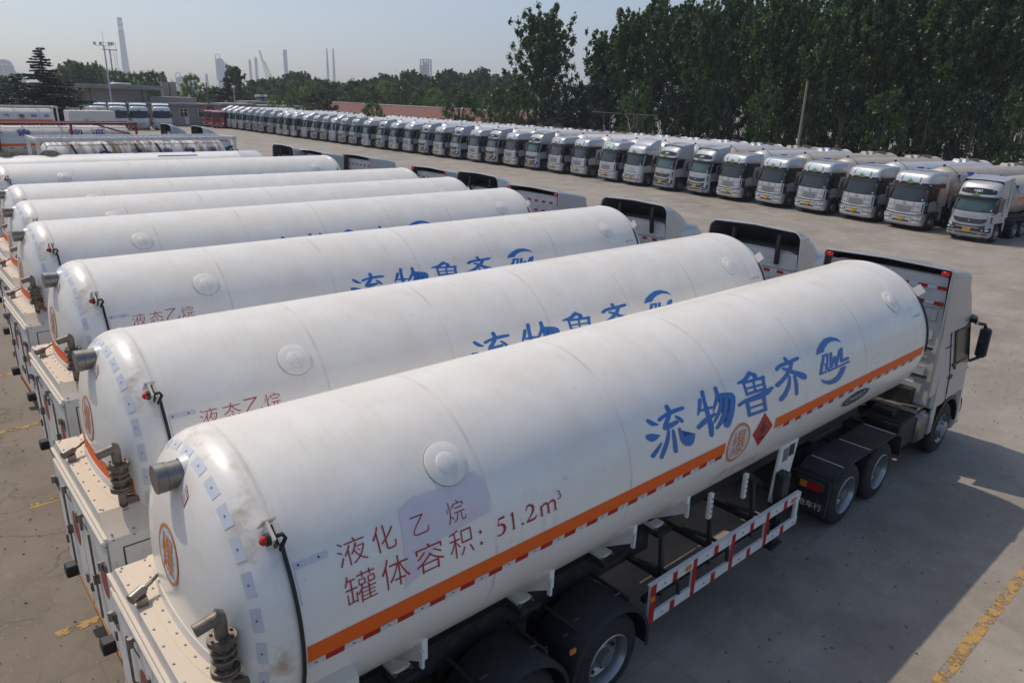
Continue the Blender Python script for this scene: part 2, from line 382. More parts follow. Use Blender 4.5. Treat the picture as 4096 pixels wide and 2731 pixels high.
def sunk(t): return lambda u: t[0]+(t[1]-t[0])*abs(2*u-1)**2
CJ = Cab([(.33, 0, 1.22), (.42, .02, 1.24), (.85, .02, 1.25), (1.02, -.03, 1.25), (1.70, -.07, 1.24), (1.78, -.09, 1.23), (2.52, -.28, 1.19), (2.80, -.33, 1.18), (2.84, -.28, 1.19), (3.1, -.33, 1.18), (3.30, -.46, 1.14), (3.42, -.70, 1.04), (3.46, -1.15, .86)], -2.0, .38, 3.4)
CT = Cab([(.33, 0, 1.2), (.45, .03, 1.24), (.8, .03, 1.25), (.95, -.03, 1.24), (1.75, -.09, 1.22), (1.84, -.11, 1.21), (2.58, -.34, 1.16), (2.64, -.33, 1.16), (2.78, -.38, 1.16), (3.15, -.55, 1.14), (3.38, -.72, 1.11), (3.55, -1.0, 1.06), (3.64, -1.35, .98)], -2.0, .46, 2.9)
CHH = Cab([(.33, 0, 1.2), (.45, .03, 1.24), (.9, .01, 1.25), (1.05, -.04, 1.25), (1.7, -.08, 1.24), (1.78, -.10, 1.23), (2.62, -.31, 1.18), (2.78, -.34, 1.17), (3.08, -.42, 1.15), (3.28, -.58, 1.09), (3.40, -.88, .98), (3.45, -1.2, .82)], -2.0, .42, 3.2)
CRD = Cab([(.4, 0, 1.2), (.5, .02, 1.22), (1.0, .02, 1.22), (1.8, -.02, 1.2), (2.5, -.18, 1.15), (2.62, -.22, 1.12), (2.72, -.4, 1.0), (2.74, -.8, .8)], -1.75, .3, 3.6)
def plate_text(b, cab, txt, z0, z1, hw, off, mat, bold=.02, k=6):
    V, F = fit(font2d(txt, 1, bold), -hw, hw, z0, z1)
    # the front seen from outside runs from the cab's right (+y seen left) to its left
    b.m(mat); b.add([cab.at(p[1]) and (cab.S(0, p[1], off)[0]-.0, p[0], p[1]) for p in V], F)
def cab_spec(kind, rear='', paint=None):
    cab = {'J': CJ, 'T': CT, 'H': CHH, 'W': CHH, 'R': CRD}[kind]
    pt = paint or {'J': silver2, 'T': silver, 'H': silver2, 'W': cabwhite, 'R': redpaint}[kind]
    top = cab.rows[-1][0]; subs = []
    body = B().m(pt); cab.body(body, 1.16, top)
    cab.body(body, .33 if kind != 'R' else .4, 1.15, xb=-.55)
    for sg in (-1, 1):                                     # corner behind the wheel and the arch lip
        body.box(-2.0, -1.80, sg*1.22-.02, sg*1.22+.02, .65, 1.16)
    arch = B().m(blackp if kind in 'TR' else grille)
    for sg in (-1, 1):
        pts = [(-1.14+.62*math.cos(a), .55+.62*math.sin(a)) for a in [math.pi*i/16 for i in range(17)]]
        for p, q in zip(pts, pts[1:]): arch.beam((p[0], sg*1.10, p[1]), (q[0], sg*1.10, q[1]), .30, .05, (0, 0, 1))
    subs.append(('wheel_arch', arch.mesh('wheel_arch')))
    def sub(name, b): subs.append((name, b.mesh(name)))
    gl = glassg if kind == 'T' else glass
    wt, wb = {'J': (2.50, 1.82), 'T': (2.54, 1.88), 'H': (2.60, 1.80), 'W': (2.60, 1.80), 'R': (2.42, 1.75)}[kind]
    ws = B()
    ws.m(blackp); cab.patch(ws, -.80, .80, wb-.05, wt+.04, .008, bot=sunk((wb-.10, wb-.02)))
    ws.m(gl); cab.patch(ws, -.765, .765, wb, wt, .016, bot=sunk((wb-.04, wb+.03)))
    ws.m(blackp)
    for y in (-.5, .25): ws.tube([cab.S(y*.8, wb+.02, .03), cab.S(y*.8+.28, wb+.12, .028)], .011, 5)
    ws.m(greysign); cab.patch(ws, .50, .60, wb+.03, wb+.10, .02, nu=3, nv=1)
    ws.m(rubber); p = cab.S(-.5, wt-.2, .02); ws.box(p[0]-.015, p[0]+.015, p[1]-.07, p[1]+.07, p[2]-.14, p[2]+.1, .01)
    sub('windshield', ws)
    for sg in (-1, 1):
        d = B()
        if kind == 'J':
            d.m(blackp); cab.patch(d, sg*.82, sg*1.12, 1.06, 2.80, .009, nu=8)
            d.m(blackp); cab.sidepatch(d, sg, (-.42, -1.98), 2.54, 2.80, .012)
        d.m(curtain); cab.sidepatch(d, sg, (-.62, -1.28), wb+.02, wt, .014, bot=lambda u: wb-.12+.16*u)
        d.m(pt); 
        d.m(blackp)
        for xa in (-.58, -1.30): cab.sidepatch(d, sg, (xa, xa-.05), wb-.10, wt+.04, .02, nu=1)
        cab.sidepatch(d, sg, (-.58, -1.35), wt, wt+.05, .02, nu=4, nv=1); cab.sidepatch(d, sg, (-.6, -1.35), wb-.02, wb+.03, .02, nu=4, nv=1); cab.sidepatch(d, sg, (-1.52, -1.96), 2.30, 2.315, .012, nu=3, nv=1); cab.sidepatch(d, sg, (-1.52, -1.535), 1.3, 2.9, .012, nu=1)
        cab.sidepatch(d, sg, (-1.46, -1.475), 1.18, wt+.1, .006, nu=1); cab.sidepatch(d, sg, (-.55, -1.47), 1.18, 1.195, .006, nu=8, nv=1)
        cab.sidepatch(d, sg, (-1.30, -1.45), 1.62, 1.70, .02, nu=2, nv=1)
        if kind in 'HW': d.m(curtain); cab.sidepatch(d, sg, (-1.55, -1.85), wb+.1, wt-.05, .013, nu=4)
        if kind == 'J': d.m(pm('blue_sticker', (.04, .30, .55), .5)); cab.patch(d, sg*.90, sg*1.0, 1.55, 1.74, .02, nu=3, nv=2)
        sub('door', d)
    for sg in (-1, 1):
        m2 = B().m(blackp); y = sg*1.31; xm = -.13
        m2.box(xm-.07, xm+.06, y-.10, y+.10, 1.82, 2.42, .04); m2.tube([(xm-.2, sg*1.16, 2.52), (xm-.02, y-sg*.04, 2.48), (xm, y, 2.38)], .035, 6); m2.tube([(xm-.2, sg*1.2, 1.75), (xm, y, 1.82)], .03, 6)
        m2.m(glass).box(xm-.078, xm-.07, y-.08, y+.08, 1.86, 2.38); sub('mirror', m2)
    # front furniture
    if kind == 'J':
        g = B().m(grille); cab.fp(g, -.42, .42, 1.08, 1.44, .012, bot=sunk((1.04, 1.10)))
        for i in range(3): g.m(pt); cab.fp(g, -.42, .42, 1.16+.1*i, 1.172+.1*i, .03, nv=1)
        g.m(pt); cab.fp(g, -.48, .48, 1.50, 1.51, .022, nv=1)
        g.m(blackp); cab.fp(g, -.97, .97, .93, 1.0, .014, nv=1, top=sunk((.97, 1.08)), bot=sunk((.90, 1.02)))
        for sg in (-1, 1): g.m(blackp); cab.fp(g, sg*.90, sg*.94, 1.15, 1.66, .015, nu=1); cab.fp(g, sg*.50, sg*.508, 1.06, 1.74, .013, nu=1); g.m(chrome); cab.fp(g, sg*.54, sg*.84, 1.13, 1.155, .02, nu=3, nv=1); cab.fp(g, sg*.56, sg*.84, 1.46, 1.475, .02, nu=3, nv=1)
        sub('grille', g)
        e = B().m(chrome); c = cab.S(0, 1.62, .03); V, F = ringp(0, 1.62, .10, .13, .66); e.add([(c[0], p[0], p[1]) for p in V], F)
        for k in (-1, 1):
            for j in range(3): e.box(c[0]-.01, c[0]+.01, *sorted((k*.02, k*(.09-.02*j))), 1.565+.035*j, 1.582+.035*j)
        e.box(c[0]-.01, c[0]+.01, -.011, .011, 1.555, 1.68); sub('emblem', e)
        v = B().m(blackp); cab.patch(v, -1.0, 1.0, 2.52, 2.82, .035, back=.045); v.m(whb)
        for a in (-.25, 0, .25): p = cab.S(a, 2.80, .05); v.box(p[0]-.03, p[0]+.05, p[1]-.06, p[1]+.06, 2.77, 2.82)
        for a in (-.8, .8): p = cab.S(a, 2.74, .05); v.box(p[0]-.02, p[0]+.03, p[1]-.05, p[1]+.05, 2.72, 2.76)
        sub('sun_visor', v)
        f = B().m(pt); cab.fp(f, -.50, .50, 2.86, 2.92, .03, nv=2); f.m(pt if rear == 'a' else pm('faded_sky_sticker', (.45, .60, .66), .5, noise=[(8, .5, .7, (.66, .66, .64))])); cab.fp(f, -.46, .46, 2.94, 3.22, .012); f.m(rubber); cab.fp(f, -.52, .52, 3.25, 3.265, .02, nv=1); cab.fp(f, -.52, -.50, 2.90, 3.26, .02, nu=1); cab.fp(f, .50, .52, 2.90, 3.26, .02, nu=1); sub('roof_panel', f)
    elif kind == 'T':
        g = B().m(blackp); cab.fp(g, -.76, .76, 1.12, 1.42, .02, nu=20, bot=lambda t: 1.12+.26*abs(2*t-1)**5, top=sunk((1.38, 1.43)))
        for i in range(3): g.m(grille); cab.fp(g, -.62, .62, 1.18+.07*i, 1.19+.07*i, .028, nv=1)
        g.m(blackp); cab.fp(g, -.74, .74, .68, 1.04, .02, nu=20, top=sunk((.98, 1.06)), bot=lambda t: .68+.22*abs(2*t-1)**6)
        g.m(blackp); cab.fp(g, -.50, .50, .50, .57, .02, nv=1)
        for sg in (-1, 1): g.m(blackp); cab.fp(g, sg*.90, sg*.94, 1.2, 1.58, .012, nu=1); g.m(chrome); cab.fp(g, sg*.78, sg*.98, 1.60, 1.64, .03, nu=6, nv=1)
        g.m(chrome); cab.fp(g, -.66, .66, .62, .635, .03, nv=1)
        sub('grille', g)
        e = B().m(chrome); p = cab.S(0, 1.28, .04); e.prism([(-.05, 1.22), (.05, 1.22), (.0, 1.34)], 'x', p[0]-.01, p[0]+.01)
        for j, yy in enumerate((-.30, -.18, -.06, .06, .18, .30)): q = cab.S(0, 1.54, .02); e.box(q[0]-.006, q[0]+.006, yy-.035, yy+.035, 1.52, 1.56)
        sub('emblem', e)
        f = B().m(curtain); cab.fp(f, -.84, .84, 2.84, 3.12, .02, nu=20, bot=sunk((2.82, 2.88)), top=sunk((3.16, 3.06)))
        p0, p1 = cab.S(0, 2.94, .03), cab.S(0, 3.07, .03)
        V, F = fit(font2d('中国重汽', 1, .02), -.24, .24, 2.94, 3.07)
        f.m(whb); f.add([(p0[0]+(p[1]-2.94)/.13*(p1[0]-p0[0])+.004, p[0], p[1]) for p in V], F)
        for sg in (-1, 1): f.m(whb); cab.fp(f, sg*.66, sg*.72, 3.04, 3.06, .03, nu=2, nv=1)
        sub('roof_panel', f)
        v = B().m(blackp); cab.patch(v, -.98, .98, 2.57, 2.70, .12, back=.10, bot=sunk((2.55, 2.61))); v.m(whb)
        for sg in (-1, 1): cab.patch(v, sg*.78, sg*.98, 2.59, 2.62, .135, nu=6, nv=1)
        sub('sun_visor', v)
    elif kind in 'HW':
        g = B().m(pt)
        for i in range(4): cab.fp(g, -.48+.03*i, .48-.03*i, 1.16+.11*i, 1.18+.11*i, .03, nv=1, bot=sunk((1.14+.11*i, 1.20+.11*i)), top=sunk((1.165+.11*i, 1.225+.11*i)))
        g.m(blackp); cab.fp(g, -.9, .9, .96, 1.0, .014, nv=1, top=sunk((.98, 1.08)), bot=sunk((.93, 1.03)))
        for z in (.80, .54): g.m(blackp); cab.fp(g, -.5, .5, z, z+.09, .02, nv=1)
        g.m(grille); cab.fp(g, -.60, .60, 1.08, 1.12, .016, nv=1); sub('grille', g)
        e = B().m(chrome if kind == 'H' else amber); c = cab.S(0, 1.62, .03); V, F = ringp(0, 1.62, .09, .12, .5); e.add([(c[0], p[0], p[1]) for p in V], F); sub('emblem', e)
        v = B().m(blackp); cab.patch(v, -1.0, 1.0, 2.64, 2.74, .10, back=.09); v.m(whb)
        for a in (-.5, .5): cab.patch(v, a-.07, a+.07, 2.75, 2.78, .10, nu=2, nv=1)
        sub('sun_visor', v)
        if kind == 'H':
            for sg in (-1, 1):
                st = B().m(redb); a0, a1 = sg*cab.a_of_x(-1.9, 3.1), sg*cab.a_of_x(-.85, 3.1)
                cab.patch(st, a0, a1, 3.05, 3.09, .012, nv=1, nu=10); cab.patch(st, a1, a1-sg*.02, 2.98, 3.09, .012, nu=1, nv=2); sub('red_stripe', st)
    else:
        g = B().m(blackp); cab.fp(g, -.5, .5, 1.1, 1.45, .014); g.m(pt)
        for i in range(3): cab.fp(g, -.5, .5, 1.18+.09*i, 1.20+.09*i, .03, nv=1)
        g.m(pm('gold_line', (.6, .4, .1), .4)); cab.fp(g, .5, .8, 1.55, 1.62, .014, nu=4, nv=1); sub('grille', g)
    zb = .95
    for sg in (-1, 1):
        h = B().m(blackp); cab.fp(h, sg*.54, sg*.97, .64, .92, .018, nu=10, nv=3, bot=lambda u: .66-.03*u, top=lambda u: .82+.14*u); h.m(lamp if kind != 'T' else glass); cab.fp(h, sg*.56, sg*.96, .70, .90, .03, nu=10, nv=3, bot=lambda u: .70-.03*u, top=lambda u: .79+.13*u)
        h.m(chrome); cab.fp(h, sg*.62, sg*.70, .72, .79, .04, nu=3, nv=2); cab.fp(h, sg*.78, sg*.90, .73, .84, .04, nu=3, nv=2)
        h.m(lamp if kind == 'J' else blackp); cab.fp(h, sg*.64, sg*.90, .50, .57, .02, nu=5, nv=2); sub('headlight', h)
    bp = B()
    if kind == 'J': bp.m(blackp); cab.fp(bp, -.44, .44, .52, .61, .012, nv=1)
    bp.m(blackp)
    for z in (.78,): cab.fp(bp, -.98, .98, z, z+.012, .008, nv=1)
    bp.m(chrome if kind != 'T' else pt); cab.fp(bp, -.98, .98, .40, .44, .03, nv=1); cab.fp(bp, -.5, .5, .87, .89, .03, nv=1); bp.m(blackp)
    for sg in (-1, 1): cab.fp(bp, sg*.53, sg*.535, .45, 1.05, .006, nu=1)
    bp.m(dark).box(-.6, -.05, -1.0, 1.0, .26, .36)
    sub('bumper_trim', bp)
    lp = B().m(yellowp); x = cab.S(0, .72, .04)[0]
    lp.box(x-.01, x+.01, -.22, .22, .70, .84); lp.box(x-.008, x+.014, -.14, .14, .58, .70)
    lp.m(inkdark)
    for k in range(6): lp.box(x+.011, x+.013, -.18+.062*k, -.14+.062*k, .735, .80)
    V, F = fit(font2d('危险品', 1, .01), -.11, .11, .60, .68); lp.add([(x+.016, p[0], p[1]) for p in V], F)
    sub('license_plate', lp)
    if kind != 'R':
        tz = 2.80 if kind == 'J' else (2.69 if kind == 'T' else 2.76)
        x = cab.S(0, tz, .10)[0]; tr = B().m(greens).prism([(-.27, tz), (.27, tz), (0, tz+.26)], 'x', x-.012, x+.012)
        tr.m(inkdark)
        P = [(-.25, tz+.012), (.25, tz+.012), (0, tz+.252)]; Q = [(-.205, tz+.03), (.205, tz+.03), (0, tz+.225)]
        for xx in (x-.014, x+.014): tr.add([(xx, *p) for p in P+Q], [(0, 1, 4, 3), (1, 2, 5, 4), (2, 0, 3, 5)])
        V, F = fit(font2d('危险', 1, .03), -.085, .085, tz+.055, tz+.13)
        for xx in (x+.016,): tr.add([(xx, p[0], p[1]) for p in V], F)
        tr.m(blackp).tube([(x-.02, 0, tz), (x-.2, 0, tz-.04)], .02, 6); sub('warning_triangle', tr)
    # rear: extenders, back wall, deflector
    if kind != 'R':
        f = B().m(pt); zt = top
        hw = 1.17
        back = B().m(backwall); back.box(-2.03, -2.0, -1.12, 1.12, 1.2, 3.1 if kind == 'J' else (3.4 if rear == 'D' else 3.62))
        for z in (2.92, 2.55, 2.2, 1.85, 1.5):
            for sg in (-1, 1): back.box(-2.05, -2.03, *sorted((sg*.14, sg*.98)), z-.10, z+.10, .008)
        back.box(-2.07, -2.03, -1.02, 1.02, 3.06, 3.09, .01)
        for z in ((2.98, 2.72) if rear == 'D' or kind == 'J' else (3.42, 3.14)):
            for k in range(7):
                y = -.96+k*.32
                back.m(redb).box(-2.056, -2.051, y-.085, y+.075, z-.03, z+.03); back.m(whb).box(-2.056, -2.051, y+.075, y+.235, z-.03, z+.03) if k < 6 else None
        back.m(dark)
        for z in (2.3, 1.75): back.box(-2.075, -2.05, -1.04, -.75, z-.02, z+.02)
        subs.append(('back_wall', back.mesh('back_wall')))
        ext = B().m(pt)
        def ring_fair(x, zt_, hw_, rc, n=8):
            pts = [(x, -1.19, 1.35), (x, -1.19, 2.6), (x, -hw_, zt_-rc)]
            for k in range(1, n): a = math.pi/2*k/n; pts.append((x, -hw_+rc*(1-math.cos(a)), zt_-rc+rc*math.sin(a)))
            pts += [(x, 0, zt_+.03)]; m = [(p[0], -p[1], p[2]) for p in pts[:-1]][::-1]; return pts+m
        if rear == 'D':                                    # tall curved deflector, open behind
            secs = [(-1.15, 3.40, 1.05, .20), (-1.5, 3.66, 1.08, .22), (-1.85, 3.83, 1.10, .22), (-2.25, 3.92, 1.12, .22)]
        else:
            secs = [(-1.2, 3.44, 1.06, .10), (-1.7, 3.47, 1.12, .08), (-2.2, 3.48, 1.15, .08)] if kind == 'J' else [(-1.0, 3.60, 1.10, .12), (-1.5, 3.70, 1.13, .10), (-2.25, 3.80, 1.15, .06)]
        for o_, mt in ((0, pt), (-.03, pm('inner_shell', (.07, .07, .072), .6))):
            rs = [ring_fair(x, z_-(.03 if o_ else 0), h_+o_, rc) for x, z_, h_, rc in secs]; n = len(rs[0])
            if o_: rs = [[(p[0], p[1]*(1-.025), p[2]) for p in r] for r in rs]
            lo = 2 if True else 0
            V = [p for r in rs for p in r]
            F = [(i*n+k, i*n+k+1, (i+1)*n+k+1, (i+1)*n+k) for i in range(len(rs)-1) for k in range(1, n-2)]
            ext.m(mt); ext.add(V, F)
        # rear rim edge strip
        r0 = ring_fair(-2.25, secs[-1][1], secs[-1][2], secs[-1][3]); ext.m(pt)
        ext.tube(r0[1:-1], .02, 6)
        sub('roof_fairing', ext)
        for sg in (-1, 1): sub('side_extender', B().m(pt).hull([(x_, sg*y_, z_) for x_ in (-2.26, -1.96) for y_, z_ in ((1.215, 1.45), (1.185, 1.45), (1.215, 2.62), (1.185, 2.62), (secs[-1][2]+.01, secs[-1][1]-.12), (secs[-1][2]-.02, secs[-1][1]-.12))]))
        if rear == 'D':
            for y in (-.55, .55):
                s_ = B().m(blackp); s_.tube([(-2.10, y, 3.80), (-2.12, y, 3.5), (-2.06, y+.02, 3.15)], .055, 8); sub('deflector_strut', s_)
        else:
            for sg in (-1, 1):
                s_ = B().m(redlens); s_.box(-2.275, -2.24, *sorted((sg*.97, sg*1.11)), secs[-1][1]-.12, secs[-1][1]-.04, .01); sub('marker_lamp', s_)
    return ('cab', body.mesh('cab'), subs)
CABS = {}
def cab_on(parent, key, x=0, z=0):
    if key not in CABS:
        CABS[key] = cab_spec(key[0], key[1] if len(key) > 1 else '', {'w': cabwhite, 's': silver2}.get(key[2]) if len(key) > 2 else None)
    return inst(CABS[key], parent, (x, 0, z))
CHS = {}
def tractor_base(parent, xf, dual=True, near=False, short=False):
    """frame, wheels, fenders, tanks of a tractor whose bumper is at xf"""
    if 'c' not in CHS:
        b = B().m(dark)
        for y in (-.42, .42): b.box(-6.1, -.4, y-.04, y+.04, .78, 1.04)
        for x in (-2.4, -3.2, -4.0, -5.0, -6.05): b.box(x-.06, x+.06, -.4, .4, .82, 1.0)
        b.box(-5.1, -4.0, -.5, .5, 1.08, 1.2, .03); b.box(-3.95, -3.2, -.35, .35, 1.0, 1.25, .05)
        b.tube([(-2.25, -.3, 1.3), (-2.3, -.3, 2.0), (-2.25, -.2, 2.2)], .06, 8); b.box(-2.25, -2.05, -.9, .9, 1.0, 1.5)
        for y, q in ((-.25, 0), (-.1, .05), (.1, -.04), (.28, .02)): b.tube([(-2.1, y, 1.9+q), (-2.35, y-.05, 1.5+q), (-2.7, y*.6, 1.35), (-3.2, y*.3, 1.45)], .022, 6)
        for sg in (-1, 1): b.tube([(-3.9, sg*.62, .82), (-3.1, sg*.62, .82)], .13, 10); b.box(-2.9, -2.7, *sorted((sg*.5, sg*.9)), 1.0, 1.25, .02); b.tube([(-2.3, sg*.8, 1.2), (-2.3, sg*1.05, 1.22), (-2.3, sg*1.15, 1.0)], .03, 6)
        for x in (-3.4, -3.8, -4.6): b.beam((x, -.6, 1.06), (x, .6, 1.06), .08, .05)
        for x in (-1.14, -3.95, -5.2): b.tube([(x, -1.0, .52), (x, 1.0, .52)], .09, 10)
        CHS['c'] = b.mesh('chassis')
        f = B().m(fenderm)
        def fend(x0, x1, sg):
            P = [(x0, .80), (x0+.12, 1.02), (x0+.34, 1.13), (x1-.34, 1.13), (x1-.10, 1.02), (x1, .62)]
            for p, q in zip(P, P[1:]): f.beam((p[0], sg*.97, p[1]), (q[0], sg*.97, q[1]), .58, .025)
        for sg in (-1, 1):
            f = B().m(fenderm); fend(-5.95, -3.25, sg); f.m(greysign)
            for x in (-5.55, -4.6, -3.65): f.beam((x, sg*.72, 1.146), (x, sg*1.24, 1.146), .02, .008)
            CHS['f%d' % sg] = f.mesh('fender')
        fl = B().m(fenderm).box(-5.98, -5.94, -1.26, -.62, .42, 1.02); fl.m(whb)
        V, F = fit(font2d('大地车行', 1, .01), -1.2, -.68, .5, .62); fl.add([(-5.99, -p[0]-1.88, p[1]) for p in V], F)
        CHS['fl'] = fl.mesh('mud_flap')
        tl = B().m(blackp).box(-6.10, -6.0, -1.2, -.78, .86, 1.0, .01); tl.m(redlens).box(-6.115, -6.10, -1.18, -.98, .88, .98); tl.m(amber).box(-6.115, -6.10, -.97, -.86, .88, .98)
        CHS['tl'] = tl.mesh('tail_light')
        bt = B().m(dark).box(-3.15, -2.45, -1.15, -.5, .6, 1.12, .03)
        for k in range(7): bt.box(-3.10+.1*k, -3.05+.1*k, -1.12, -.55, 1.12, 1.15)
        CHS['bt'] = bt.mesh('battery_box')
        ft = B().m(capsteel).box(-2.42, -2.02, -1.22, -.55, .55, 1.14, .06); ft.m(diam).box(-2.50, -1.96, -1.1, -.1, 1.16, 1.19); CHS['ft'] = ft.mesh('fuel_tank')
    c = put('chassis', CHS['c'], parent, (xf, 0, 0))
    for k, n in (('f1', 'fender'), ('f-1', 'fender'), ('fl', 'mud_flap'), ('tl', 'tail_light'), ('bt', 'battery_box'), ('ft', 'fuel_tank')): put(n, CHS[k], parent, (xf, 0, 0))
    wheels(parent, xf-1.14, False)
    for x in (-3.95, -5.2): wheels(parent, xf+x, True)
